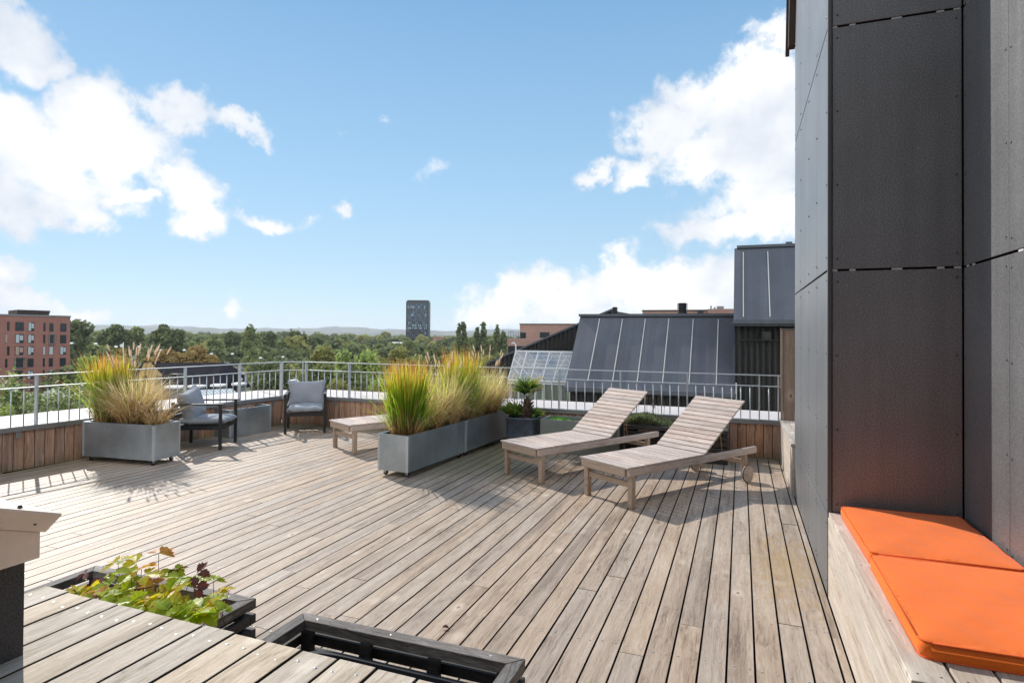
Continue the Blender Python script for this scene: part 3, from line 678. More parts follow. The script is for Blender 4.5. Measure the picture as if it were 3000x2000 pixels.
# ---- board box beyond the clad wall and the tall board screen on it
wbx = thing('board_box', 'boarded ledge box between the clad wall and the far parapet', 'ledge', (0, 0, 0))
m = MB()
for i in range(5): m.box((XR-.155+.0-.0, (YF+YR)/2+.0, 0), (0, 0, 0)) if False else None
for i in range(4):
    z0, z1 = .004+.114*i, .004+.114*(i+1)-.004; m.box((XW-.011, (YF+YR)/2, (z0+z1)/2), (.022, YR-YF-.006, z1-z0))
m.obj('side_boards', M['seatwood_y'], wbx)
m = MB()
for i in range(3): m.box((XW+.01+.09*i, (YF+YR)/2, .4745), (.086, YR-YF+.0, .028))
m.obj('top_boards', M['seatwood_y'], wbx)
sc_t = thing('board_screen', 'tall reddish board screen standing on the ledge at the end of the railing', 'screen', (0, 0, 0))
m = MB()
for xa, xb in ((.30, .325), (.329, .445), (.449, .60)): m.box(((xa+xb)/2+.14, YR-.1, (.49+1.555)/2), (xb-xa, .05, 1.065))
m.obj('upright_boards', M['screen_z'], sc_t, bevel=.002)
m = MB(); m.box((.59, YR-.1, 1.562), (.31, .07, .012)); m.obj('top_cap', M['capm'], sc_t)

# ---- seat bench along the right wall
BZ = .487; YB0 = 2.09
sbn = thing('wooden_seat_bench', 'pale weathered board bench carrying orange cushions against the clad wall', 'bench', (XW, 1.8, 0))
def S3(x, y, z): return (x-XW, y-1.8, z)
m = MB()
for i in range(4):
    z0, z1 = .004+.1145*i, .004+.1145*(i+1)-.003; m.box(S3(XW+.012, (YB0+YN-.008)/2, (z0+z1)/2), (.02, YN-.016-YB0, z1-z0))
m.obj('front_boards', M['seatwood_y'], sbn, bevel=.002, seg=1)
m = MB()
xx = XW+.002
for i in range(5):
    wd = .122; m.box(S3(xx+wd/2, (YB0+YN-.008)/2, BZ-.0135), (wd-.006, YN-.016-YB0, .027)); 
    for yy in (2.14, 2.5, 3.05, 3.65):
        for s in (.03, .09): m.dome(S3(xx+s, yy, BZ+.0004), .004, (0, 0, 1), 1, h=.1)
    xx += .1262
m.obj('seat_boards', [M['seatwood_y'], M['rivet']], sbn, bevel=.003)

# orange cushions
def cushion(name, label, x0, x1, y0, y1, z0, th_, mats, rz=0):
    """box cushion with softened corners, slight dome and piping round the top and bottom edge"""
    cx_, cy_ = (x0+x1)/2, (y0+y1)/2; t = thing(name, label, 'cushion', (cx_, cy_, z0), rz)
    hx, hy = (x1-x0)/2, (y1-y0)/2; n = 60; mb = MB(); idx = {}
    def prof(u, v):
        rr = 3.2e-2; a, b = u*hx, v*hy
        ex, ey = max(0, abs(a)-(hx-rr)), max(0, abs(b)-(hy-rr)); q = math.hypot(ex, ey)
        if q > rr: f_ = rr/q; a = math.copysign(hx-rr+ex*f_, a); b = math.copysign(hy-rr+ey*f_, b)
        return a, b
    for s in (1, 0):
        for i in range(n+1):
            for j in range(n+1):
                u = -1+2*i/n; v = -1+2*j/n; a, b = prof(u, v)
                e = min(1-abs(u), (1-abs(v)))
                z = th_ - .010*math.exp(-e*9) + .006*(1-u*u)*(1-v*v)+.0022*math.sin(a*31+b*7)*math.sin(b*23+a*9)+.0005*math.exp(-e*14)*math.sin((a+b)*140+3*math.sin(a*20)) if s else 0.003*math.exp(-e*9)
                mb.v.append((a, b, z)); idx[(s, i, j)] = len(mb.v)-1
    for i in range(n):
        for j in range(n):
            mb.f.append((idx[1, i, j], idx[1, i+1, j], idx[1, i+1, j+1], idx[1, i, j+1])); mb.m.append(0); mb.uv.append(None)
            mb.f.append((idx[0, i, j], idx[0, i, j+1], idx[0, i+1, j+1], idx[0, i+1, j])); mb.m.append(0); mb.uv.append(None)
    ring = [(i, 0) for i in range(n)]+[(n, j) for j in range(n)]+[(i, n) for i in range(n, 0, -1)]+[(0, j) for j in range(n, 0, -1)]
    mids = []
    for (i, j) in ring:
        a, b, _ = mb.v[idx[1, i, j]]; l_ = math.hypot(a, b); mb.v.append((a+a/l_*.006, b+b/l_*.006, th_*.5)); mids.append(len(mb.v)-1)
    for k in range(len(ring)):
        k2 = (k+1) % len(ring); A, B = ring[k], ring[k2]
        mb.f.append((idx[(1,)+A], mids[k], mids[k2], idx[(1,)+B])); mb.m.append(0); mb.uv.append(None)
        mb.f.append((mids[k], idx[(0,)+A], idx[(0,)+B], mids[k2])); mb.m.append(0); mb.uv.append(None)
    mb.obj('pad', mats[0], t, smooth=True)
    for s, zoff in ((1, 0), (0, .0)):
        pp = MB(); pts = [Vector(mb.v[idx[(s,)+q]])+Vector((0, 0, zoff)) for q in ring]; pp.tube(pts+[pts[0], pts[1]], .0032, 6, cap=False); pp.obj('piping', mats[1], t, smooth=True)
    return t
cushion('seat_cushion', 'orange cushion farther from the camera lying against the dark panel', .528, 1.09, 3.068, 3.835, BZ, .062, (M['orange'], M['orange_pipe']), 0.015)
cushion('seat_cushion', 'orange cushion nearest the camera at the right edge of the bench', .528, 1.108, 2.243, 3.045, BZ, .062, (M['orange'], M['orange_pipe']), 0.0)

# ---- raised foreground bench deck
FZ = .48
fb = thing('raised_bench', 'raised weathered board platform in the near left corner', 'bench', (-1.5, .6, 0))
def F3(x, y, z): return (x+1.5, y-.6, z)
m = MB(); x0 = -2.444; frng = random.Random(5)
for k in range(-1, 15):
    xa = x0+.1414*k+.005; xb = x0+.1414*(k+1)-.005
    if k == -1: xa = -2.585
    ye = 1.604-.002*k+frng.uniform(-.006, .006)
    if (xa+xb)/2 < -2.14: ya = 1.262
    else: ya = -.6
    if k == 1: ya = 1.262
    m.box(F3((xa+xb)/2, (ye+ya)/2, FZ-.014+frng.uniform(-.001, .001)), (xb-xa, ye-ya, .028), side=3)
    for yy in (1.52, 1.02, .52):
        if yy < ya: continue
        for s in (.028, .104):
            q = F3(xa+s+frng.uniform(-.006, .006), yy+frng.uniform(-.015, .015), FZ+.0016)
            m.dome(q, .0046, (0, 0, 1), 1, n=10, h=.05); m.dome((q[0], q[1], q[2]+.0008), .0016, (0, 0, 1), 2, n=6, h=.02)
m.obj('seat_boards', [M['bench'], M['rivet_s'], M['dark_hole'], M['gap_shade']], fb, bevel=.003)
m = MB(); m.box(F3(-1.43, 1.50, .2), (2.2, .03, .44)); m.box(F3(-1.43, 1.545, FZ-.06), (2.2, .05, .06)); m.obj('front_board', M['black_x'], fb)
for X in (-2.45, -1.45, -.5):
    m = MB(); m.box(F3(X, 1.3, .215), (.09, .09, .43)); m.obj('leg', M['black_x'], fb)
m = MB(); m.box(F3(-1.43, .6, FZ-.03-.05), (2.2, .09, .09)); m.obj('bearer', M['black_x'], fb)

# ---- metal capped wall at the left edge
cw = thing('capped_wall', 'dark rough wall with beige sheet metal coping at the left edge', 'wall', (-2.1, .7, 0))
def W3(x, y, z): return (x+2.1, y-.7, z)
m = MB(); m.prism([W3(-2.10, 1.243, -.01), W3(-2.10, -.6, -.01), W3(-2.10, -.6, 1.45), W3(-2.10, 1.243, .80)], (-.30, 0, 0)); m.obj('rough_wall', M['wallgran'], cw)
m = MB()
m.prism([W3(-2.04, 1.251, .788), W3(-2.04, -.6, .806), W3(-2.04, -.6, 1.55), W3(-2.04, 1.251, .869)], (-.42, .0, 0)); m.obj('fascia', M['sheet'], cw, bevel=.003)
m = MB()
sl = (1.55-.869)/1.851
def capz(y, add): return .869+(1.251-y)*sl+add
m.face([W3(-2.036, 1.262, capz(1.262, .002)), W3(-2.036, -.6, capz(-.6, .002)), W3(-1.99, -.6, capz(-.6, .06)), W3(-1.99, 1.28, capz(1.28, .062))])
m.face([W3(-1.99, 1.28, capz(1.28, .062)), W3(-1.99, -.6, capz(-.6, .06)), W3(-2.52, -.6, capz(-.6, .085)), W3(-2.52, 1.28, capz(1.28, .087))])
m.face([W3(-2.036, 1.262, capz(1.262, .002)), W3(-1.99, 1.28, capz(1.28, .062)), W3(-2.52, 1.28, capz(1.28, .087)), W3(-2.50, 1.262, capz(1.262, .002))])
o = m.obj('coping', M['sheet'], cw); so = o.modifiers.new('t', 'SOLIDIFY'); so.thickness = .003
m = MB()
for y in (1.18, .95): m.dome(W3(-2.02, y, capz(y, .068)), .008, (0, 0, 1), h=1.2)
m.dome(W3(-2.016, 1.22, capz(1.22, .025)), .006, (.9, 0, .5), h=.4); m.obj('rivet', M['rivet'], cw)

# ================================================================ planters on the deck
def caster(parent, x, y, zt_=.06):
    m = MB(); m.tube([(x-.011, y, .024), (x+.011, y, .024)], .024, 14); o = m.obj('caster', M['rubber'], parent, smooth=False)
    m = MB(); m.box((x, y, zt_-.002), (.045, .045, .004)); m.bar((x-.015, y, zt_), (x-.015, y, .022), .003, .03, upv=(0, 1, 0)); m.bar((x+.015, y, zt_), (x+.015, y, .022), .003, .03, upv=(0, 1, 0)); m.obj('fork', M['galv'], o)
def galv_planter(label, loc, rz, Lx, Wy, z0, z1, wheels=True, soil=True, group='galvanised steel planters'):
    t = thing('steel_planter', label, 'planter', loc, rz, None); th_ = .004
    m = MB(); h = z1-z0; zc = (z0+z1)/2
    for s in (-1, 1):
        m.box((0, s*(Wy/2-th_/2), zc), (Lx, th_, h)); m.box((s*(Lx/2-th_/2), 0, zc), (th_, Wy-2*th_, h))
    m.box((0, 0, z0+.006), (Lx-2*th_, Wy-2*th_, .004)); m.obj('box', M['galv'], t)
    m = MB()
    for s in (-1, 1):
        m.box((0, s*(Wy/2-.010), z1+.002), (Lx+.004, .024, .006)); m.box((s*(Lx/2-.010), 0, z1+.002), (.024, Wy-.03, .006))
    m.obj('rim', M['galv'], t)
    for sx in (-1, 1):
        for sy in (-1, 1):
            m = MB(); a0, b0, a1, b1 = Lx/2+.003, Wy/2+.003, Lx/2-.023, Wy/2-.023
            m.prism([(sx*a0, sy*b0, z0), (sx*a1, sy*b0, z0), (sx*a1, sy*(b0-.003), z0), (sx*(a0-.003), sy*(b0-.003), z0), (sx*(a0-.003), sy*b1, z0), (sx*a0, sy*b1, z0)][::-sx*sy], (0, 0, h))
            m.obj('corner_angle', M['zinc'], t)
    if soil:
        m = MB(); n = 14
        for i in range(n):
            for j in range(5):
                q = []
                for (a, b) in ((i, j), (i+1, j), (i+1, j+1), (i, j+1)):
                    x = (-.5+a/n)*(Lx-.012); y = (-.5+b/5)*(Wy-.012); q.append((x, y, z1-.045+.015*math.sin(a*1.9+b*2.3)*math.cos(a*.7-b)))
                m.face(q)
        m.obj('soil', M['soil'], t)
    if wheels:
        for sx in (-1, 1):
            for sy in (-1, 1): caster(t, sx*(Lx/2-.07), sy*(Wy/2-.05), z0)
    return t
# left grass planter: long axis nearly along X
p1a, p1b, p1c = Vector((-7.02, 4.74)), Vector((-6.025, 4.84)), Vector((-6.01, 5.19))
ang1 = math.atan2(p1b.y-p1a.y, p1b.x-p1a.x); c1 = (p1a+p1b)/2+Vector((-math.sin(ang1), math.cos(ang1)))*.175
galv_planter('wheeled galvanised planter with tan plumed grass beside the left parapet', (c1.x, c1.y, 0), ang1, 1.0, .36, .06, .445)
# the two long ones end to end
ang2 = math.radians(90-3.6); dv2 = Vector((math.cos(ang2), math.sin(ang2))); nv2 = Vector((-math.sin(ang2), math.cos(ang2)))
s2 = Vector((-3.175, 5.407)); 
def on2(s, lat): q = s2+dv2*s+nv2*lat; return (q.x, q.y)
for i, lab in enumerate(('nearer long galvanised planter full of green grass left of the loungers', 'farther long galvanised planter ending beside the blue clay pot')):
    q = on2(.615+1.235*i, .185); galv_planter(lab, (q[0], q[1], 0), ang2, 1.225, .37, .06, .43)
galv_planter('empty galvanised planter standing on the deck behind the left armchair', (-6.78, 6.86, 0), math.radians(90-5), .72, .34, .004, .385, wheels=False, soil=False)

# clay pot with palm
pot = thing('clay_pot', 'blue grey clay pot holding the small fan palm', 'pot', (-2.635, 7.42, 0))
m = MB(); n = 28
def sq(a, r, e=5.0):
    c_, s_ = math.cos(a), math.sin(a); k = (abs(c_)**e+abs(s_)**e)**(-1/e); return r*k*c_, r*k*s_
prof = [(.185, .0), (.19, .02), (.197, .2), (.20, .385), (.207, .395), (.207, .412), (.19, .416), (.183, .405), (.18, .33)]
for i, (r_, z) in enumerate(prof):
    for k in range(n): x, y = sq(2*PI*k/n, r_); m.v.append((x, y, z))
for i in range(len(prof)-1):
    for k in range(n): m.f.append((i*n+k, i*n+(k+1) % n, (i+1)*n+(k+1) % n, (i+1)*n+k)); m.m.append(0); m.uv.append(None)
m.f.append(tuple(reversed(range(n)))); m.m.append(0); m.uv.append(None)
m.obj('pot_body', M['ceramic'], pot, smooth=True)
m = MB(); m.face([(*sq(2*PI*k/n, .182), .36) for k in range(n)]); m.obj('soil', M['soil'], pot)

def strip(mb, pts, wds, side, mi=0, v0=0, v1=1):
    n = len(pts)
    for i in range(n-1):
        a, b = Vector(pts[i]), Vector(pts[i+1]); s = Vector(side)
        va, vb = v0+(v1-v0)*i/(n-1), v0+(v1-v0)*(i+1)/(n-1)
        if i == 0:
            mb.v.append(tuple(a-s*wds[0])); mb.v.append(tuple(a+s*wds[0]))
        mb.v.append(tuple(b-s*wds[i+1])); mb.v.append(tuple(b+s*wds[i+1])); k = len(mb.v)
        mb.f.append((k-4, k-3, k-1, k-2)); mb.m.append(mi); mb.uv.append([(0, va), (1, va), (1, vb), (0, vb)])
palm = thing('fan_palm', 'small fan palm with yellowing fronds growing in the clay pot', 'palm', (-2.635, 7.42, -.035)); palm.scale = (1.25, 1.25, 1.08)
prng = random.Random(11)
m = MB(); m.tube([(.02, 0, .355), (.03, 0, .45), (.035, .0, .56), (.03, 0, .63)], [.05, .052, .043, .03], 10)
for i in range(60):
    a = prng.uniform(0, 2*PI); z = prng.uniform(.37, .6); r_ = .048
    m.bar((.03+math.cos(a)*r_*.8, math.sin(a)*r_*.8, z), (.03+math.cos(a)*(r_+.03), math.sin(a)*(r_+.03), z+.035), .012, .004)
m.obj('trunk', M['palmbark'], palm)
def fan(mb, base, d, size, spread=2.3, n=15, mi=0, droop=.12):
    base, d = Vector(base), Vector(d).normalized(); side = d.cross(Vector((0, 0, 1)))
    if side.length < .1: side = Vector((1, 0, 0))
    side.normalize(); nrm = side.cross(d)
    hub = base+d*size*.55; mb.tube([base, (base+hub)/2+Vector((0, 0, .01)), hub], .0035, 5, mi)
    for i in range(n):
        a = (-.5+i/(n-1))*spread; dd = (d*math.cos(a)+side*math.sin(a)).normalized(); ln = size*prng.uniform(.8, 1.05)*(1-.15*abs(a))
        ws = (dd.cross(nrm)).normalized()
        pts = [hub+dd*ln*t+nrm*(.02*math.sin(t*3))-Vector((0, 0, 1))*droop*ln*t*t for t in (0, .3, .6, .85, 1)]
        strip(mb, pts, [.002, .0075, .0075, .004, .0005], ws+nrm*prng.uniform(-.5, .5), mi)
m = MB(); top = (.03, 0, .62)
for d, s, mi in (((.1, -.5, 1.1), .24, 0), ((-.35, -.2, 1.0), .24, 0), ((.45, .0, .9), .25, 1), ((.1, .5, 1), .22, 0), ((.8, -.2, .75), .2, 1), ((.0, -.9, .8), .18, 0), ((-.6, .3, .8), .17, 0)): fan(m, top, d, s, mi=mi)
m.obj('crown', [M['palm'], M['palm_yellow']], palm)
m = MB()
for k in range(22):
    a = PI+prng.uniform(-1.15, 1.15); b0 = (-.07+prng.uniform(-.04, .03), prng.uniform(-.08, .08), .36); fan(m, b0, (math.cos(a)*prng.uniform(.1, .75), math.sin(a)*.6, prng.uniform(.6, 1.2)), prng.uniform(.12, .2), n=11)
for k in range(6): fan(m, (.11, prng.uniform(-.06, .06), .36), (prng.uniform(.2, .9), prng.uniform(-.6, .4), 1.0), prng.uniform(.10, .15), n=9)
m.obj('side_shoots', [M['palm'], M['palm_yellow']], palm)

# grey green planter box with salad
gp_ = thing('fibre_planter', 'grey green rectangular planter with a small leafy plant behind the farther lounger', 'planter', (-1.87, 7.45, 0))
m = MB()
for s in (-1, 1): m.box((0, s*.185, .207), (.98, .022, .414)); m.box((s*.479, 0, .207), (.022, .348, .414))
m.box((0, 0, .02), (.93, .34, .03)); m.obj('box', M['fibre'], gp_, bevel=.004)
m = MB(); m.box((0, 0, .33), (.93, .345, .03)); m.obj('soil', M['soil'], gp_)
m = MB()
for k in range(160):
    x = -.30+prng.gauss(0, .075); y = prng.uniform(-.12, .12); a = prng.uniform(0, 2*PI); ln = prng.uniform(.04, .09)
    d = Vector((math.cos(a)*.6, math.sin(a)*.6, 1)).normalized(); b0 = Vector((x, y, .345)); strip(m, [b0, b0+d*ln*.5, b0+d*ln+Vector((math.cos(a), math.sin(a), 0))*.015], [.004, .014, .002], (-math.sin(a), math.cos(a), 0))
tag(m.obj('leafy_plant', M['salad']), 'bright green leafy herb in the grey green planter', 'plant').location = (-1.87, 7.45, 0)

# black slatted planters
def slat_box(label, loc, rz, Lx, Wy, nsl, sh=.045, gap=.028, wd=.045, topframe=True, mats=None):
    t = thing('slatted_planter', label, 'planter', loc, rz); ma, mb2 = M['black_x'], M['black_y']
    zt_ = nsl*sh+(nsl-1)*gap
    for i in range(nsl):
        z = i*(sh+gap)+sh/2; top_ = i == nsl-1; ww = wd*(1.35 if top_ and topframe else .8)
        for s in (-1, 1):
            a = MB(); b = MB()
            if top_:     # mitred corners
                x_, y_ = Lx/2, s*Wy/2; a.prism([(-x_, y_, z-sh/2), (x_, y_, z-sh/2), (x_-ww+.001, y_-s*ww, z-sh/2), (-x_+ww-.001, y_-s*ww, z-sh/2)][::-s], (0, 0, sh))
                x_, y_ = s*Lx/2, Wy/2; b.prism([(x_, -y_+.002, z-sh/2), (x_, y_-.002, z-sh/2), (x_-s*ww, y_-ww-.001, z-sh/2), (x_-s*ww, -y_+ww+.001, z-sh/2)][::s], (0, 0, sh-.0015))
                for sx in (-.8, -.1, .75): a.dome((sx*Lx/2, s*(Wy/2-ww/2), z+sh/2+.0005), .006, (0, 0, 1), 1, h=.12)
            else:
                a.box((0, s*(Wy/2-ww/2), z), (Lx, ww, sh)); b.box((s*(Lx/2-ww/2), 0, z), (ww, Wy-2*ww, sh))
            old = top_ and nsl < 5; a.obj('long_slat', [M['crate_x'] if old else ma, M['rivet_s']], t, bevel=.003); b.obj('short_slat', [M['crate_y'] if old else mb2], t, bevel=.003)
    for sx in (-1, -.35, .35, 1):
        for s in (-1, 1):
            m = MB(); m.box((sx*(Lx/2-.075), s*(Wy/2-.055), zt_/2-.02), (.05, .035, zt_-.05)); m.obj('corner_post', ma, t)
    return t
slat_box('black slatted planter with strawberry plants in front of the raised platform', (-2.785, 2.085, 0), 0, 1.135, .52, 3)
slat_box('black slatted planter holding an empty dark plastic tub, bottom centre', (-1.357, 2.055, 0), 0, 1.10, .51, 3)
m = MB(); m.box((-2.785, 2.085, .11), (1.0, .40, .02)); o = m.obj('soil_bed', M['soil']); tag(o, 'brown soil filling the planter of strawberry plants', 'soil', kind='stuff')
tub = thing('plastic_tub', 'dark grey plastic tub lying inside the black slatted planter', 'tub', (-1.33, 2.03, 0))
m = MB(); n = 40
for i, (sx, sy, z) in enumerate(((.40, .15, .012), (.42, .165, .09), (.435, .178, .10), (.435, .178, .108), (.41, .155, .108), (.395, .14, .02))):
    for k in range(n): x, y = sq(2*PI*k/n, 1, 7); m.v.append((x*sx, y*sy, z))
for i in range(5):
    for k in range(n): m.f.append((i*n+k, i*n+(k+1) % n, (i+1)*n+(k+1) % n, (i+1)*n+k)); m.m.append(0); m.uv.append(None)
m.f.append(tuple(5*n+k for k in range(n))); m.m.append(0); m.uv.append(None); m.obj('tub_body', M['plastic'], tub, smooth=False)
slat_box('black slatted planter with a bushy grey green shrub behind the two loungers', (-.73, 7.58, 0), 0, 1.18, .46, 6, .045, .024)
m = MB(); m.box((-.73, 7.58, .35), (1.05, .36, .02)); tag(m.obj('soil_bed', M['soil']), 'soil and pebbles inside the black planter by the far railing', 'soil', kind='stuff')
shr = thing('lavender_shrub', 'bushy grey green lavender with dry flower spikes in the far black planter', 'shrub', (-1.12, 7.58, .36))
m = MB()
for k in range(4200):
    x = prng.gauss(0, .15); y = prng.uniform(-.17, .17); hgt = .20*math.exp(-(x/.26)**2)*prng.uniform(.35, 1.15); a = prng.uniform(0, 2*PI)
    if abs(x) > .34: continue
    d = Vector((math.cos(a)*.45, math.sin(a)*.45, 1)).normalized(); b0 = Vector((x, y, hgt*.5)); strip(m, [b0, b0+d*.028, b0+d*.055], [.0015, .0035, .0005], (-math.sin(a), math.cos(a), 0))
m.obj('foliage', M['shrub'], shr)
m = MB()
for k in range(16):
    x = prng.uniform(-.2, .25); a = prng.uniform(-.3, .3); h_ = prng.uniform(.22, .34); m.tube([(x, 0, .05), (x+a*.05, prng.uniform(-.1, .1), h_)], .0014, 4)
    m.tube([(x+a*.05, 0, h_-.01), (x+a*.06, 0, h_+.03)], [.005, .003], 5)
m.tube([(.12, -.05, .02), (.16, -.08, .12), (.11, -.09, .2)], .004, 5); m.obj('flower_spikes', M['stem'], shr)

# ================================================================ ornamental grasses
def blades(mb, n, rb, h0, h1, lean, wd, grng, mi=0, curl=.25, seg=5, ang=None, cx=0, cy=0, outward=1.0, ex=1.0):
    for k in range(n):
        a = grng.uniform(0, 2*PI) if ang is None else grng.gauss(*ang); r_ = rb*math.sqrt(grng.random())
        b0 = Vector((cx+math.cos(a)*r_*ex, cy+math.sin(a)*r_, 0)); h = grng.uniform(h0, h1); ln_ = lean*grng.uniform(.1, 1.25)*(.35+.65*r_/max(rb, .001)*outward)
        d = Vector((math.cos(a+grng.uniform(-.5, .5)), math.sin(a+grng.uniform(-.5, .5)), 0)); sa = grng.uniform(0, PI); side = Vector((math.cos(sa), math.sin(sa), 0))
        pts = []
        for i in range(seg+1):
            t = i/seg; pts.append(b0+d*(ln_*h*(t*.6+t*t*curl*2))+Vector((0, 0, 1))*h*(t-curl*ln_*t*t*t*1.1))
        w0 = wd*grng.uniform(.6, 1.1); strip(mb, pts, [w0*(.6 if i == 0 else 1-.92*(i/seg)**2.2) for i in range(seg+1)], side, mi)
def arching(mb, n, rb, L0, L1, wd, grng, mi=0, ang=None, up=1.0, seg=7):
    for k in range(n):
        a = grng.uniform(0, 2*PI) if ang is None else grng.gauss(*ang); r_ = rb*math.sqrt(grng.random()); p = Vector((math.cos(a)*r_, math.sin(a)*r_, 0))
        Ln = grng.uniform(L0, L1); th = math.radians(grng.uniform(55, 84))*up; dth = math.radians(grng.uniform(90, 150))/seg; pts = [p.copy()]; d = Vector((math.cos(a), math.sin(a), 0)); 
        for i in range(seg):
            p = p+d*math.cos(th)*Ln/seg+Vector((0, 0, 1))*math.sin(th)*Ln/seg; th -= dth*(.45+.9*i/seg); pts.append(p.copy())
        sa = a+PI/2+grng.uniform(-.5, .5); strip(mb, pts, [wd*(1-.8*(i/seg)**1.5) for i in range(seg+1)], (math.cos(sa), math.sin(sa), 0), mi)
def plumes(name_parent, lst, grng):
    st = MB(); pl = MB()
    for (x, y, h, lx, ly, ln) in lst:
        p0 = Vector((x, y, 0)); tip = Vector((x+lx, y+ly, h)); mid = (p0+tip)/2+Vector((-lx*.25, -ly*.25, 0)); pts = [p0.lerp(mid, t)*(1-t)+mid.lerp(tip, t)*t for t in (0, .25, .5, .75, 1)]
        st.tube(pts, .0013, 4); d = (tip-pts[-2]).normalized(); bend = Vector((lx, ly, -.3)).normalized()*.05
        c_ = [tip+d*ln*t+bend*ln*t*t*2 for t in (0, .15, .4, .7, 1)]
        pl.tube(c_, [.002, .0065, .0075, .006, .0015], 6)
        for k in range(60):
            t = grng.random(); q = tip+d*ln*t+bend*ln*t*t*2; u = Vector((grng.gauss(0, 1), grng.gauss(0, 1), grng.gauss(0, 1))); u = (u-d*u.dot(d)).normalized(); e = (u+d*.9).normalized()
            strip(pl, [q+u*.006, q+u*.005+e*.012], [.0012, .0003], u.cross(d))
    st.obj('stalk', M['grass_tan'], name_parent); pl.obj('plume', M['plume'], name_parent)
def green_clump(label, loc, sd, h=.86, n=900, rb=.15, tallmix=1.0):
    gr = random.Random(sd); t = thing('grass_clump', label, 'grass', loc)
    m = MB(); blades(m, int(n*.8), rb, h*.7, h, .17, .0062, gr, ex=1, curl=.2); blades(m, int(n*.25), rb, h*.45, h*.9, .42, .0056, gr, curl=.3); arching(m, n//22, rb, h*.6, h*1.15, .003, gr); blades(m, n//6, rb, h*.85, h*1.12, .30, .004, gr)
    blades(m, 130, rb*1.1, h*.3, h*.7, .8, .004, gr, curl=.5)
    m.obj('green_blades', M['grass_green'], t); m = MB(); blades(m, 260, rb*1.05, .1, .34, .5, .004, gr); m.obj('dry_base', M['grass_tan'], t); return t
def tan_clump(label, loc, sd, h=.7, n=650, rb=.14, npl=18, mixg=.5, lean=(0, 0), scatter=60, plh=(.75, 1.0), arc=None):
    gr = random.Random(sd); t = thing('fountain_grass', label, 'grass', loc)
    m = MB(); blades(m, int(n*(1-mixg)*.8), rb, h*.4, h, .6, .0038, gr, curl=.4); blades(m, int(n*mixg*.8), rb, h*.5, h*1.0, .5, .0042, gr, 1)
    arching(m, scatter, rb, .35, .8, .0032, gr, 0); arching(m, scatter, rb, .15, .4, .003, gr, 0)
    if arc: arching(m, arc[0], rb, arc[1], arc[2], .0034, gr, 0, ang=arc[3], up=arc[4] if len(arc) > 4 else 1)
    m.obj('dry_blades', [M['grass_tan'], M['grass_olive']], t)
    L_ = []
    for k in range(npl):
        a = gr.uniform(0, 2*PI); r_ = gr.uniform(.02, rb*.7); hh = gr.uniform(*plh); sp = gr.uniform(.05, .28)*hh; L_.append((math.cos(a)*r_, math.sin(a)*r_, hh, math.cos(a)*sp+lean[0]*hh, math.sin(a)*sp+lean[1]*hh, gr.uniform(.08, .13)))
    plumes(t, L_, gr); return t
ux = Vector((math.cos(ang1), math.sin(ang1)))
def on1(s, lat=.18): q = p1a+ux*s+Vector((-ux.y, ux.x))*lat; return (q.x, q.y, .40)
green_clump('leaning bright green grass at the left end of the left planter', on1(.18), 21, .84, 800, .13)
tan_clump('tan fountain grass with many pale plumes in the left planter', on1(.53), 22, .70, 1100, .145, 26, .22, (.03, 0), 140, (.66, .86), (110, .5, .95, (-1.5, 1.3)))
tan_clump('small dry tuft at the right end of the left planter beside the armchair', on1(.84), 23, .18, 320, .10, 0, .2, (0, 0), 50, (.3, .4), (40, .3, .55, (.3, .7), 1.05))
def on2z(s, lat=.185): q = on2(s, lat); return (q[0], q[1], .385)
green_clump('dense green grass with rusty tips at the near end of the long planter', on2z(.25), 31, .84, 820, .155)
tan_clump('short straw coloured grass second from the near end of the long planters', on2z(.64), 32, .62, 700, .15, 5, .3, (0, 0), 130, (.58, .70), (20, .5, .8, (-1.2, .6)))
tan_clump('olive fountain grass with plumes in the middle of the long planters', on2z(.98), 33, .80, 900, .16, 9, .55, (0, 0), 130, (.68, .80), (26, .6, .9, (-.8, .5)))
green_clump('tall yellow topped green grass in the farther of the two long planters', on2z(1.42), 34, .93, 620, .15)
tan_clump('mixed olive grass right of the tall yellow topped green clump', on2z(1.72), 36, .82, 620, .14, 4, .75, (0, 0), 100, (.70, .8), (40, .7, 1.0, (-.6, .4)))
tan_clump('plumed tan grass at the far end of the long planter by the palm', on2z(2.16), 35, .72, 800, .15, 14, .45, (.03, 0), 130, (.62, .86), (60, .5, .9, (.2, .9)))

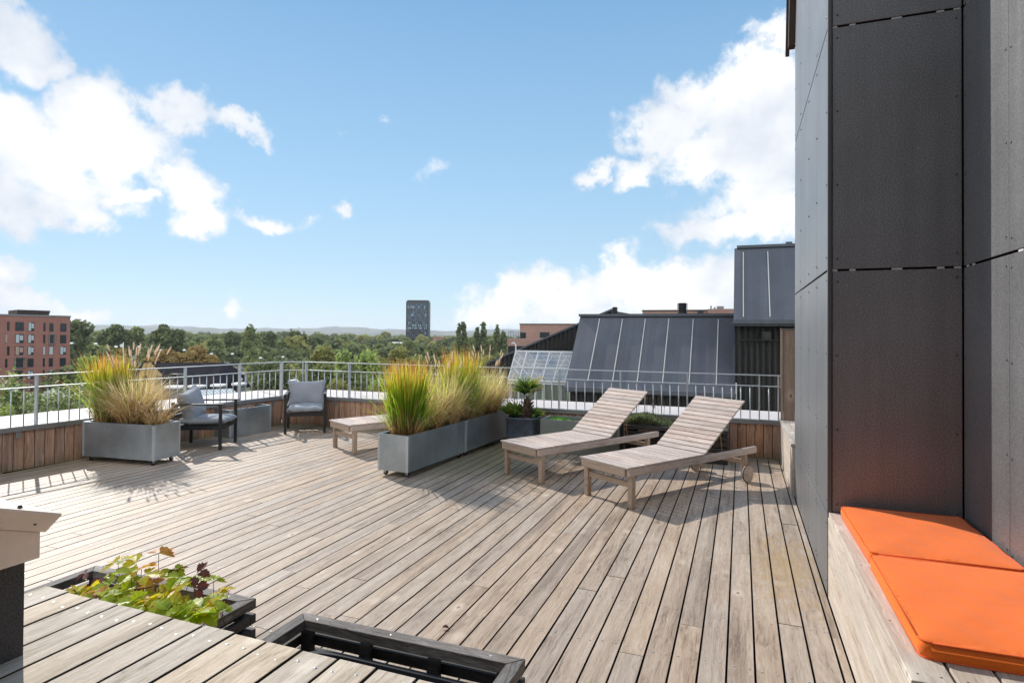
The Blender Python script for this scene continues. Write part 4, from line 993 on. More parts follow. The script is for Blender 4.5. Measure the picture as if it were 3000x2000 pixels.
# ================================================================ furniture
def lounger(label, loc, rz, raised):
    """local X = length from foot end to head, local Y = width; origin under the foot end middle"""
    t = thing('sun_lounger', label, 'sun lounger', loc, rz, 'slatted teak sun loungers')
    LL, WW, hz, hf = 1.93, .60, .36, .07
    hinge = 1.06
    # frame rails
    for s in (-1, 1):
        m = MB(); m.box((LL/2+.01, s*(WW/2-.02), hz-.018-hf/2), (LL-.02, .035, hf)); m.obj('side_rail', M['teak_x'], t, bevel=.012, seg=3)
    m = MB(); m.box((.02, 0, hz-.018-hf/2), (.035, WW-.078, hf)); m.obj('end_rail', M['teak_y'], t, bevel=.006)
    for x, z, w_ in ((.08, .20, WW-.09), (LL-.19, .20, WW-.09), (hinge, hz-.06, WW-.08)):
        m = MB(); m.box((x, 0, z), (.022, w_, .048)); m.obj('cross_rail', M['teak_y'], t, bevel=.003)
    for s in (-1, 1):
        m = MB(); m.box((.08, s*(WW/2-.03), (hz-.05)/2), (.048, .048, hz-.05), taper=1.08); m.obj('leg', M['teak_y'], t, bevel=.006)
        m = MB(); m.box((LL-.19, s*(WW/2-.03), .06+(hz-.10)/2), (.048, .048, hz-.10)); m.obj('leg', M['teak_y'], t, bevel=.006)
        m = MB(); m.tube([(LL-.19, s*(WW/2-.002), .085), (LL-.19, s*(WW/2+.028), .085)], .083, 30); o = m.obj('wheel', M['teak_x'], t, bevel=.003)
        m2 = MB(); rr = [(LL-.19+.0845*math.cos(a*PI/16), s*(WW/2+.013), .085+.0845*math.sin(a*PI/16)) for a in range(33)]; m2.tube(rr+[rr[1]], .005, 6, cap=False); m2.obj('tyre', M['rubber'], o)
        m2 = MB(); m2.dome((LL-.19, s*(WW/2+.0285), .085), .011, (0, s, 0), n=12, h=.5); m2.obj('hub', M['rivet_s'], o)
    # seat slats
    m = MB(); n = 13; p = hinge/n
    for i in range(n): m.box((p*(i+.5)+.0, 0, hz-.009), (p-.006, WW-.004, .017))
    m.obj('seat_slats', M['teak_y2'], t, bevel=.0035)
    # backrest
    br = MB(); bl = .80; ang = math.radians(35.5 if raised else 0); n = 13; p = bl/n
    hx, hzz = hinge+.006, hz-.004
    R = Matrix.Rotation(-ang, 3, 'Y')
    for i in range(n):
        c_ = R @ Vector((p*(i+.5), 0, 0)); br.box((hx+c_.x, 0, hzz+c_.z), (p-.0075, WW-.006, .016), 0, R)
    br.obj('backrest_slats', M['teak_y2'], t, bevel=.004)
    m = MB()
    for s in (-1, 1):
        a = R @ Vector((.02, 0, -.024)); b = R @ Vector((bl-.03, 0, -.024)); m.bar((hx+a.x, s*(WW/2-.055), hzz+a.z), (hx+b.x, s*(WW/2-.055), hzz+b.z), .03, .028)
    m.obj('backrest_frame', M['teak_x'], t, bevel=.003)
    if raised:
        m = MB()
        for s in (-1, 1):
            a = R @ Vector((.40, 0, -.03)); m.tube([(hx+a.x, s*(WW/2-.085), hzz+a.z), (hx+a.x+.05, s*(WW/2-.085), hz-.11)], .004, 6)
        m.tube([(hx+a.x+.05, -(WW/2-.085), hz-.11), (hx+a.x+.05, (WW/2-.085), hz-.11)], .004, 6)
        m.obj('prop_rod', M['brass'], t)
    return t
M['brass'] = simple('brass', (.45, .32, .12), .35, .8)
M['teak_y2'] = wood('teak_slats', TK, 1, 46, 0, .35, .13, streak=.6)
def place_lounger(label, A, B, raised):      # A, B: ground points of the two foot legs (far side, near side)
    A, B = Vector(A), Vector(B); mid = (A+B)/2; wv_ = (A-B).normalized(); d = Vector((wv_.y, -wv_.x)); 
    if d.y < 0: d = -d
    return mid, d
mid, d = place_lounger('', (-1.343, 5.491), (-.854, 5.223), True)
an = math.atan2(1.06, .76)
def lng(label, mid, an, raised): 
    o = Vector((mid[0]-math.cos(an)*.08, mid[1]-math.sin(an)*.08, 0)); return lounger(label, o, an, raised)
lng('teak lounger with raised back nearest the clad wall, wheels showing', (-1.10, 5.37), math.radians(57), True)
lng('teak lounger with raised back between the planters and the nearer lounger', (-2.085, 5.88), math.radians(60), True)
lng('flat teak lounger lowered level, half hidden behind the green grass planter', (-4.665, 6.395), math.radians(62), False)

def armchair(label, loc, rz, twist=0):
    """faces local -Y; origin under the middle"""
    t = thing('armchair', label, 'armchair', loc, rz, 'black framed armchairs with grey cushions'); W, D, z0, za = .58, .60, .30, .56; bmat = M['black_metal']; b_ = .034
    for sx in (-1, 1):
        for sy in (-1, 1):
            m = MB(); x = sx*(W/2-b_/2); y = sy*(D/2-b_/2)
            m.box((x, y, (za if sy < 0 else .60)/2), (b_, b_, za if sy < 0 else .60)); m.obj('leg', bmat, t, bevel=.003)
        m = MB(); m.box((sx*(W/2-b_/2), -.02, za+.01), (.045, D+.02, .02)); m.obj('armrest', bmat, t, bevel=.004)
        m = MB(); m.box((sx*(W/2-b_/2), 0, z0-.02), (b_-.004, D-2*b_, .05)); m.obj('seat_rail', bmat, t)
    for sy in (-1, 1):
        m = MB(); m.box((0, sy*(D/2-b_/2), z0-.02), (W-2*b_, b_-.004, .05)); m.obj('seat_rail', bmat, t)
    m = MB()
    for i in range(8): m.box((-(W-.08)/2+(W-.08)*(i+.5)/8, 0, z0-.005), (.04, D-2*b_, .008))
    m.box((0, D/2-.017, .55), (W-2*b_, .024, .05)); m.box((0, D/2-.017, .42), (W-2*b_, .024, .04)); m.obj('slats', bmat, t)
    def pillow(nm, sx, sy, sz, pin, M4, seed):
        gr = random.Random(seed); m = MB(); n = 22; idx = {}
        for s in (1, -1):
            for i in range(n+1):
                for j in range(n+1):
                    u, v = -1+2*i/n, -1+2*j/n
                    k = 1-pin*(1-u*u)*abs(v)**3; k2 = 1-pin*(1-v*v)*abs(u)**3
                    x, y = u*sx*k2, v*sy*k; e = (1-abs(u)**3.2)*(1-abs(v)**3.2); z = s*sz*max(0, e)**.42*(1+.10*math.sin(u*5+seed)*math.cos(v*4))+.006*math.sin(u*9+v*3)*(1-e)
                    q = M4 @ Vector((x, y, z)); m.v.append(tuple(q)); idx[s, i, j] = len(m.v)-1
        for s in (1, -1):
            for i in range(n):
                for j in range(n):
                    f = (idx[s, i, j], idx[s, i+1, j], idx[s, i+1, j+1], idx[s, i, j+1]); m.f.append(f if s > 0 else f[::-1]); m.m.append(0); m.uv.append(None)
        o = m.obj(nm, M['grey_fabric'], t, smooth=True); wd = o.modifiers.new('w', 'WELD'); wd.merge_threshold = .0008; return o
    pillow('seat_cushion', .255, .295, .056, .02, Matrix.Translation((0, -.03, z0+.052)), 1)
    pillow('back_cushion', .295, .215, .085, .17, Matrix.Translation((0, .165, .545)) @ Matrix.Rotation(math.radians(74), 4, 'X') @ Matrix.Rotation(twist, 4, 'Z'), 2)
    return t
fa = math.atan2(-.81, .58)      # facing direction of the middle chair
def chair_rz(fx, fy): return math.atan2(fy, fx)+PI/2
q = Vector((-5.96, 7.22))+Vector((-.60, .80))*.28
armchair('black armchair with grey cushions facing the camera before the parapet corner', (q.x, q.y, 0), chair_rz(.60, -.80))
q = Vector((-6.22, 6.06))-Vector((.89, .45)).normalized()*.29
armchair('black armchair with grey cushions seen side on behind the left grass planter', (q.x, q.y, 0), chair_rz(.89, .45), .16)

# ================================================================ strawberry plants
stp = thing('strawberry_plant', 'strawberry plants with yellow green and reddening leaves in the nearer left planter', 'plant', (-2.7, 2.05, .12))
SO = Vector((-2.7, 2.05, .12)); srng = random.Random(9)
def leaflet(mb, base, d, nrm, ln, wd, mi, cup=.25):
    """serrated oval leaflet folded a little along its midrib"""
    d = d.normalized(); side = d.cross(nrm).normalized(); nrm = side.cross(d).normalized(); n = 9; rib = []; Lf = []; Rt = []
    for i in range(n+1):
        t = i/n; w_ = wd*(math.sin(PI*min(1, t**.82*.97+.015))**.75)*(.5+.5*min(1, t*2.2)); w_ *= 1.0 if i % 2 == 0 else 1.09
        p = base+d*ln*t-nrm*ln*.22*t*t; rib.append(p); fz = cup*w_
        adv = d*(.010 if i % 2 else 0)
        Lf.append(p-side*w_+nrm*fz+adv); Rt.append(p+side*w_+nrm*fz+adv)
    b = len(mb.v); mb.v += [tuple(x-SO) for x in rib+Lf+Rt]; m_1 = n+1
    for i in range(n):
        for (o_, sgn) in ((m_1, -1), (2*m_1, 1)):
            f = (b+i, b+i+1, b+o_+i+1, b+o_+i); uv = [(0, i/n), (0, (i+1)/n), (sgn, (i+1)/n), (sgn, i/n)]
            if sgn > 0: f = f[::-1]; uv = uv[::-1]
            mb.f.append(f); mb.m.append(mi); mb.uv.append(uv)
lvm = [MB() for _ in range(4)]; stm = MB()
def trifoliate(p, size, mi, tilt=None, stem_to=None):
    a0 = srng.uniform(0, 2*PI); nrm = Vector((srng.gauss(0, .35), srng.gauss(0, .35)-.35, 1)).normalized() if tilt is None else Vector(tilt).normalized()
    for k, s in ((0, 1), (1, .88), (-1, .88)):
        a = a0+k*1.35; d = Vector((math.cos(a), math.sin(a), 0)); d = (d-nrm*d.dot(nrm)).normalized()
        leaflet(lvm[mi], p+d*.004, d, nrm, size*s, size*.40*s, 0, srng.uniform(.1, .5))
    b = Vector(stem_to) if stem_to else Vector((p.x+srng.uniform(-.06, .06), p.y+srng.uniform(-.03, .05), .12))
    mid = (p+b)/2+Vector((srng.uniform(-.03, .03), srng.uniform(-.02, .02), .02)); stm.tube([b-SO, mid-SO, p-SO], .0014, 5)
big = [(345,1645,2.12,1,.050),(372,1637,2.15,0,.048),(400,1650,2.10,1,.052),(465,1620,2.12,2,.048),(415,1665,2.05,2,.045),(425,1685,2.0,1,.045),(385,1680,2.02,0,.050),
       (505,1665,2.15,0,.045),(530,1690,2.08,0,.05),(555,1690,2.1,0,.048),(575,1680,2.12,3,.04),(520,1665,2.15,3,.028),(568,1722,2.0,3,.035),(625,1700,2.1,0,.036),(655,1728,2.05,1,.032),(672,1728,2.05,1,.028),
       (225,1735,1.98,1,.052),(255,1728,2.0,1,.055),(290,1722,2.0,2,.058),(250,1745,1.92,0,.05),(320,1715,2.02,0,.052),(345,1735,1.98,0,.052),(300,1748,1.92,0,.05),(360,1715,2.03,0,.052),
       (395,1760,1.9,0,.058),(375,1768,1.88,0,.05),(420,1775,1.86,0,.05),(415,1745,1.95,0,.05),(460,1745,1.95,1,.062),(478,1765,1.9,1,.060),(455,1715,2.03,2,.055),(485,1735,1.98,1,.055),(505,1752,1.93,1,.052),
       (440,1790,1.84,1,.05),(455,1800,1.82,0,.05),(475,1795,1.83,0,.05),(500,1790,1.85,0,.055),(520,1785,1.86,0,.055),(540,1795,1.84,1,.055),(560,1805,1.82,0,.055),(545,1770,1.9,0,.05),(575,1800,1.84,1,.05),(600,1765,1.92,0,.06),(590,1780,1.88,0,.055),(610,1795,1.86,0,.05),(630,1775,1.9,1,.045),(500,1812,1.8,0,.05),(530,1815,1.8,0,.05),(650,1790,1.88,0,.035)]
for (x, y, Y, mi, s) in big: trifoliate(onY(x, y, Y), s*1.55, mi)
for k in range(60):
    X = srng.uniform(-3.16, -2.35); Y = srng.uniform(1.88, 2.2); z = .15+srng.random()*.10; trifoliate(Vector((X, Y, z)), srng.uniform(.035, .055), srng.choice((0, 0, 0, 1, 1, 3)))
for k in range(10):     # runners arching over the edge
    a = Vector((srng.uniform(-2.6, -2.35), srng.uniform(1.9, 2.1), .15)); b = a+Vector((srng.uniform(.05, .3), srng.uniform(-.1, .15), srng.uniform(-.03, .05))); mid = (a+b)/2+Vector((0, 0, srng.uniform(.08, .17)))
    pts = [a.lerp(mid, t).lerp(mid.lerp(b, t), t)-SO for t in [i/8 for i in range(9)]]; stm.tube(pts, .0012, 5)
for mb_, k, mt in zip(lvm, ('green_leaves', 'yellow_leaves', 'orange_leaves', 'dead_leaves'), ('st_green', 'st_yellow', 'st_orange', 'st_brown')): mb_.obj(k, M[mt], stp, smooth=False)
stm.obj('stems', M['stem'], stp)
lf = MB(); SO_keep = SO; SO = Vector((-1.03, 3.0, 0)); q = onZ(1293, 1838, .006); SO = Vector((q.x, q.y, .004))
leaflet(lf, Vector((q.x, q.y, .008)), Vector((1, .4, .1)), Vector((0, 0, 1)), .034, .013, 0, .6); o = lf.obj('fallen_leaf', M['st_brown']); o.location = SO; tag(o, 'single small red fallen leaf lying on the deck boards', 'leaf')

# ================================================================ background
def xz_box(mb, x0, x1, y0, y1, z0, z1, mi=0): mb.box(((x0+x1)/2, (y0+y1)/2, (z0+z1)/2), (x1-x0, y1-y0, z1-z0), mi)
# ---- dark felt mansard roof B, plane facing the terrace, with corrugated wall below
YB = 26.0
def oB(p): return (p[0], p[1], p[2])
fr = onY(2153, 1150, YB); fl = onY(1655, 1137, YB); fz = (fr.z+fl.z)/2
sdir = ray(2173, -1260).normalized(); sdir = Vector((0, sdir.y, sdir.z)).normalized()
def on_slope(x, y, Yf, zf):
    nrm = Vector((0, -sdir.z, sdir.y)); d = ray(x, y); t = (Vector((0, Yf, zf))-CAM).dot(nrm)/d.dot(nrm); return CAM+d*t
rl = on_slope(1703, 924, YB, fz); rr_ = on_slope(2144, 928, YB, fz); rz = (rl.z+rr_.z)/2; ry = YB+(rz-fz)*sdir.y/sdir.z
bB = thing('felt_roof_building', 'dark grey felt covered roof with pale battens and black walls beyond the railing', 'building', ((fl.x+fr.x)/2, YB, GZ))
oB_ = Vector(((fl.x+fr.x)/2, YB, GZ))
def lb(x, y, z): return (x-oB_.x, y-oB_.y, z-oB_.z)
m = MB(); m.prism([lb(fl.x, YB, fz), lb(fl.x, ry, rz), lb(fl.x, ry+7, rz), lb(fl.x, ry+7, fz-.2), lb(fl.x, YB, fz-.2)], (fr.x-fl.x, 0, 0)); m.obj('roof', M['felt'], bB)
m = MB(); m.box(lb((fl.x+fr.x)/2, ry+.05, rz+.05), (fr.x-fl.x+.1, .35, .12)); m.obj('ridge_cap', M['felt'], bB)
nrmS = Vector((0, -sdir.z, sdir.y))
for (xt, yt) in ((1757, 935), (1824, 936), (1890.7, 936), (1959.5, 936), (2031, 937), (2104.5, 937)):
    p = on_slope(xt, yt, YB, fz); q = Vector((p.x, YB, fz))+sdir*.35; m = MB(); m.bar(lb(*(p+nrmS*.03)), lb(*(q+nrmS*.03)), .035, .05, upv=(0, -1, 0)); m.obj('roof_batten', M['seam'], bB)
m = MB(); m.box(lb((fl.x+fr.x)/2, YB-.06, fz-.06), (fr.x-fl.x+.1, .14, .18)); m.obj('gutter', M['felt'], bB)
m = MB(); m.tube([lb(fr.x+.05, YB-.1, fz+.45), lb(fr.x+.05, YB-.1, fz-.2)], .03, 6); m.obj('spout', M['seam'], bB)
def corr_wall(mb, x0, x1, y, z0, z1, pitch=.17, amp=.035, mi=0, zf=None):
    n = int((x1-x0)/pitch*4); 
    for i in range(n):
        xa, xb = x0+(x1-x0)*i/n, x0+(x1-x0)*(i+1)/n; ya, yb = y+amp*math.sin(i*PI/2), y+amp*math.sin((i+1)*PI/2)
        za, zb_ = (z1, z1) if zf is None else (zf(xa), zf(xb)); mb.face([(xa, ya, z0), (xb, yb, z0), (xb, yb, zb_), (xa, ya, za)], mi)
m = MB(); corr_wall(m, fl.x+.15-oB_.x, fr.x-oB_.x, .35, -6+17-1, fz-.1-GZ); m.box(lb((fl.x+fr.x)/2, YB+3.6, fz-4.4), (fr.x-fl.x-.3, 6.2, 8.2)); m.obj('corrugated_wall', M['corr'], bB)
# ridge vents on B
def vent(label, px0, px1, py0, py1, Y):
    a = onY(px0, py1, Y); b = onY(px1, py0, Y); r_ = abs(b.x-a.x)/2; c_ = Vector(((a.x+b.x)/2, Y, rz+.02)); h = b.z-rz
    t = thing('roof_vent', label, 'vent', c_); m = MB(); m.tube([(0, 0, 0), (0, 0, h*.28)], r_*.92, 18); m.tube([(0, 0, h*.28), (0, 0, h*.98)], r_*.72, 18); m.obj('base', M['black_metal'], t, smooth=False)
    m = MB()
    for i in range(8): z = h*(.36+.62*i/8); m.tube([(0, 0, z), (0, 0, z+h*.03)], r_, 18)
    m.obj('louvres', M['black_metal'], t)
vent('small black ribbed vent on the ridge of the felt roof', 1793, 1810, 900, 924, ry+.8)
vent('large black ribbed vent on the ridge of the felt roof', 1983, 2015, 888, 926, ry+.8)

# ---- taller block C
fzC = onY(2150, 940, YB-.3).z; topC = on_slope(2150, 728, YB-.3, fzC); xl = onY(2149, 940, YB-.3).x; xr_ = xl+6.5; tz = topC.z; ty = topC.y
cC = thing('tall_roof_block', 'taller dark felt roof block with black corrugated wall behind the board screen', 'building', (xl+3, YB, GZ)); oC = Vector((xl+3, YB, GZ))
def lc(x, y, z): return (x-oC.x, y-oC.y, z-oC.z)
Yc_ = YB-.3
m = MB(); m.prism([lc(xl, Yc_, fzC), lc(xl, ty, tz), lc(xl, ty+6, tz), lc(xl, ty+6, fzC-.2), lc(xl, Yc_, fzC-.2)], (xr_-xl, 0, 0)); m.obj('roof', M['felt'], cC)
m = MB(); m.box(lc((xl+xr_)/2+.1, ty+.1, tz+.05), (xr_-xl, .4, .12)); m.box(lc(xl+2.2, ty+.1, tz+.14), (.25, .2, .12)); m.obj('ridge_cap', M['felt'], cC)
m = MB(); m.box(lc((xl+xr_)/2, Yc_-.05, fzC-.03), (xr_-xl+.06, .12, .16)); m.obj('gutter', M['felt'], cC)
for (xt, yt) in ((2177.5, 741), (2249, 739)):
    p = on_slope(xt, yt, Yc_, fzC); q = Vector((p.x, Yc_, fzC))+sdir*.18; m = MB(); m.bar(lc(*(p+nrmS*.03)), lc(*(q+nrmS*.03)), .035, .05, upv=(0, -1, 0)); m.obj('roof_batten', M['seam'], cC)
m = MB(); corr_wall(m, xl+.05-oC.x, xr_-oC.x, .12, 10, fzC-.1-GZ, .22, .05); m.box(lc((xl+xr_)/2, YB+3.4, fzC-5), (xr_-xl-.2, 6, 9.6)); m.obj('corrugated_wall', M['corr'], cC)
zr = onY(2200, 996, YB).z; m = MB(); m.tube([lc(xl+.25, YB-.05, zr), lc(xr_, YB-.05, zr)], .03, 6); m.obj('cable_pipe', M['corr'], cC)
m = MB(); q = onY(2246, 983, YB-.05); m.box(lc(q.x, YB-.02, q.z), (.32, .06, .32)); m.tube([lc(q.x, YB-.12, q.z), lc(q.x, YB, q.z)], .11, 12); m.obj('vent_hatch', M['grey_paint'] if False else M['corr'], cC)

# ---- black gable wing D behind the greenhouse
YD = 33.0
pD = [onY(1692, 952, YD), onY(1560, 1010, YD), onY(1380, 1086, YD)]
sD = (pD[0].z-pD[2].z)/(pD[0].x-pD[2].x); oD = Vector((pD[2].x+3, YD, GZ))
tD = thing('black_gable_wing', 'black corrugated wing with sloping top rising behind the greenhouse', 'building', oD)
def zD(x): return pD[2].z+sD*(x+oD.x-pD[2].x)-GZ
m = MB(); x0, x1 = pD[2].x-2.5-oD.x, pD[0].x+2-oD.x; corr_wall(m, x0, x1, 0, 8, 0, .26, .05, 0, zD)
m.prism([(x0, .1, 0), (x1, .1, 0), (x1, .1, zD(x1)-.05), (x0, .1, zD(x0)-.05)], (0, 8, 0)); m.obj('corrugated_wall', M['corr'], tD)
m = MB(); m.bar((x0, -.05, zD(x0)+.03), (x1, -.05, zD(x1)+.03), .2, .1); m.obj('verge', M['felt'], tD)

# ---- greenhouse
YG = 27.5
gt_l = onY(1512, 1026, YG+1.0); gb_l = onY(1489, 1112, YG); gb_r = onY(1668, 1124, YG)
oG = Vector((gb_l.x+1.6, YG, gb_l.z)); tG = thing('greenhouse', 'white framed lean to greenhouse left of the dark felt roof', 'greenhouse', oG)
zt_l = onY(1512, 1028, YG+.75).z-oG.z; W_ = onY(1690, 1120, YG).x-gb_l.x; xl_ = gb_l.x-oG.x; dy = .75; xs0 = onY(1512, 1028, YG+dy).x-oG.x
hb_ = 2.2; nbay = 7; zt2 = zt_l
m = MB(); m.bar((xl_, 0, 0), (xl_+W_, 0, 0), .08, .09); m.bar((xl_, 0, -.12), (xl_+W_, 0, -.12), .06, .05); m.obj('eaves_beam', M['whitealu'], tG)
m = MB(); m.bar((xs0, dy, zt2), (xl_+W_+.2, dy, zt2), .08, .08); m.obj('ridge_beam', M['whitealu'], tG)
for i in range(nbay):
    t_ = i/(nbay-1); xa = xl_+W_*t_; xb = xs0+(W_+.2-(xs0-xl_))*t_
    m = MB(); m.bar((xa, -.02, 0), (xb, dy-.02, zt2), .04, .05); m.obj('glazing_bar', M['whitealu'], tG)
    m = MB(); m.bar((xb, dy, zt2), (xb+.1, dy+3.2, -.1), .03, .04); m.obj('rear_bar', M['whitealu'], tG)
m = MB(); m.bar((xl_+(xs0-xl_)*.45, dy*.45, zt2*.45), (xl_+W_+.1, dy*.45, zt2*.45), .04, .05); m.obj('purlin', M['whitealu'], tG)
m = MB()
for i in range(5): m.bar((xl_+.3+i*.75, .8, -.3), (xl_+.7+i*.75, 2.6, zt2*.8), .02, .02); m.bar((xl_+.3, 1+i*.4, zt2*(.2+.15*i)), (xl_+W_, 1+i*.4, zt2*(.2+.15*i)), .02, .02)
m.obj('inner_trusses', M['whitealu'], tG)
m = MB(); m.face([(xl_, 0, .03), (xl_+W_, 0, .03), (xl_+W_+.2, dy, zt2), (xs0, dy, zt2)]); m.face([(xl_, 0, 0), (xs0, dy, zt2), (xs0+.1, dy+3.2, 0)]); m.obj('roof_glass', M['clear'], tG)
m = MB(); m.box((xl_+W_/2, .35, -hb_/2-.15), (W_, .03, hb_)); m.obj('front_glass', M['clear'], tG)
m = MB(); m.box((xl_+W_/2, 1.8, -2.2), (W_+.2, .1, 4)); m.obj('inner_wall', M['screen_z'], tG)
for i in range(9):
    m = MB(); x = xl_+W_*i/8; m.box((x, .3, -hb_/2-.15), (.06 if i % 2 else .16, .06, hb_)); m.obj('mullion', M['concrete'] if i % 2 == 0 else M['whitealu'], tG)
m = MB(); m.box((xl_+W_/2, 1.8, -hb_-8.5), (W_, 3.4, 13)); m.obj('base_wall', M['corr'], tG)
m = MB(); q = (xs0-.02, dy, zt2); m.tube([q, (q[0], q[1], q[2]+.3), (q[0]-.1, q[1], q[2]+.42), (q[0]-.22, q[1], q[2]+.36)], .035, 6); m.obj('stove_pipe', M['whitealu'], tG)

# ---- brick blocks behind
def block(nm, label, Y, px, pyt, depth, mat, wins=(), extra=None, zbot=GZ):
    a = onY(px[0], pyt, Y); b = onY(px[1], pyt, Y); o = Vector((a.x, Y, GZ)); t = thing(nm, label, 'building', o)
    m = MB(); xz_box(m, 0, b.x-a.x, 0, depth, zbot-GZ, a.z-GZ); m.obj('wall', mat, t)
    m = MB(); xz_box(m, -.06, b.x-a.x+.06, -.06, depth, a.z-GZ, a.z-GZ+.1); m.obj('parapet_cap', M['black_metal'], t)
    for (x0, y0, x1, y1) in wins:
        p, q = onY(x0, y0, Y), onY(x1, y1, Y); w_, h_ = q.x-p.x, p.z-q.z
        f = MB(); f.box((p.x-o.x+w_/2, -.015, q.z-o.z+h_/2), (w_, .03, h_)); fo = f.obj('window', M['grey_paint'], t)
        f = MB(); f.box((p.x-o.x+w_/2, -.033, q.z-o.z+h_/2), (w_*.88, .006, h_*.9)); f.obj('pane', M['glass_dark'], fo)
    return t, o
t, o = block('brick_block', 'pale brick block with flat roof and balcony behind the black gable wing', 72, (1523, 1800), 950, 10, M['brick_pale'], [(1524, 973, 1542, 992), (1580, 972, 1612, 990), (1640, 972, 1650, 990)])
a = onY(1487, 992, 70); b = onY(1640, 992, 70); m = MB(); m.box(((a.x+b.x)/2-o.x, -1, (a.z-GZ)/2), (b.x-a.x, 2, a.z-GZ)); m.obj('lower_wing', M['brick_pale'], t)
m = MB(); q = onY(1487, 1013, 70); m.box(((a.x+b.x)/2-o.x, -2.03, q.z-1.3-GZ), (b.x-a.x-.2, .05, 2.6)); m.obj('window_band', M['glass_dark'], t)
m = MB(); z0 = a.z-GZ
m.bar((a.x-o.x+.1, -1.9, z0+.9), (-.1, -1.9, z0+.9), .05, .05)
for i in range(9): m.bar((a.x-o.x+.1+i*.22*1.0, -1.9, z0), (a.x-o.x+.1+i*.22, -1.9, z0+.9), .03, .03)
m.obj('balcony_rail', M['black_metal'], t)
t, o = block('long_brick_block', 'long low pale brick block showing just above the felt roof', 60, (1882, 2230), 911, 10, M['brick_pale'])
a = onY(2073, 905, 59.8); b = onY(2240, 905, 59.8); m = MB(); xz_box(m, a.x-o.x, b.x-o.x, -.2, 6, 10, a.z-GZ); m.obj('raised_part', M['brick_pale'], t)
for (x0, x1, yt) in ((2100, 2120, 897), (2081, 2084, 895), (2091, 2096, 900)):
    a_ = onY(x0, yt, 60.5); b_ = onY(x1, yt, 60.5); m = MB(); xz_box(m, a_.x-o.x, b_.x-o.x, .4, 1.4, a.z-GZ-.1, a_.z-GZ); m.obj('roof_unit', M['grey_paint'], t)
a_ = onY(2052, 913, 59); m = MB(); m.box((a_.x-o.x, -.5, a_.z-GZ-.1), (.5, .4, .6)); m.obj('chimney', M['black_metal'], t)

# ---- red brick apartment block at left (long side faces +X)
XA = -155.5
aa = onX(206, 929, XA); zt_a = aa.z; oA = Vector((XA, aa.y, GZ)); tA = thing('apartment_block', 'six storey red brick apartment block at the far left', 'building', oA)
m = MB(); xz_box(m, -14, 0, -60, 0, 0, zt_a-GZ); m.obj('wall', M['brick_red'], tA)
m = MB(); xz_box(m, -14.2, .15, -60, .1, zt_a-GZ, zt_a-GZ+.35); m.obj('parapet_cap', M['capm'], tA)
a_ = onX(48, 920, XA-3); b_ = onX(143, 920, XA-3); m = MB(); m.prism([(-6, a_.y-oA.y, zt_a-GZ+.3), (-3, a_.y-oA.y, zt_a-GZ+.3), (-2.4, a_.y-oA.y, zt_a-GZ+1.5), (-6, a_.y-oA.y, zt_a-GZ+1.3)], (0, b_.y-a_.y, 0)); m.obj('roof_hut', M['eave'], tA)
colsA = [(24, 7), (57, 25), (91, 18), (130, 6), (150.5, 12), (185.5, 18), (-12, 10), (-40, 22)]
lights_ = {(0, 2): 'glass_pale', (1, 1): 'glass_pale', (1, 2): 'glass_pale', (2, 1): 'glass_warm', (2, 2): 'glass_pale', (2, 3): 'glass_pale', (2, 4): 'glass_pale', (2, 5): 'glass_pale', (4, 2): 'glass_pale', (4, 4): 'glass_pale', (5, 4): 'glass_pale', (5, 2): 'glass_warm', (1, 0): 'glass_warm'}
for r_ in range(7):
    yc = 959.6+34.1*r_-.0
    for c_, (xc, wpx) in enumerate(colsA):
        xx_ = xc-(r_ % 2)*6 if c_ == 0 else xc-r_*.6
        p = onX(xx_-wpx/2, yc, XA); q = onX(xx_+wpx/2, yc, XA); zc = onX(150, yc-1+(150-xx_)*(-.018), XA).z; w_ = abs(q.y-p.y); h_ = 2.05
        f = MB(); f.box((.02, (p.y+q.y)/2-oA.y, zc-GZ), (.06, w_, h_)); fo = f.obj('window', M['black_metal'], tA)
        k = lights_.get((r_, c_), 'glass_dark')
        f = MB()
        if w_ > 1.2 and k != 'glass_dark': 
            f.box((.055, (p.y+q.y)/2-oA.y-w_*.22, zc-GZ), (.012, w_*.42, h_*.9)); f.box((.055, (p.y+q.y)/2-oA.y+w_*.24, zc-GZ+.2), (.012, w_*.38, h_*.55))
        else: f.box((.055, (p.y+q.y)/2-oA.y, zc-GZ), (.012, w_*.86, h_*.92))
        f.obj('pane', M[k], fo)
for (r_, xc, wpx) in ((1, 150.5, 16), (3, 57, 30)):
    yc = 959.6+34.1*r_; p = onX(xc-wpx/2, yc, XA); q = onX(xc+wpx/2, yc, XA); z = p.z-GZ
    m = MB(); yy = ((p.y+q.y)/2-oA.y); w_ = q.y-p.y
    for dz in (-1.2, 1.2): m.box((.2, yy, z+dz), (.4, w_, .12))
    for dy_ in (-w_/2, w_/2): m.box((.2, yy+dy_, z), (.4, .12, 2.5))
    m.obj('bay_frame', M['capm'], tA)

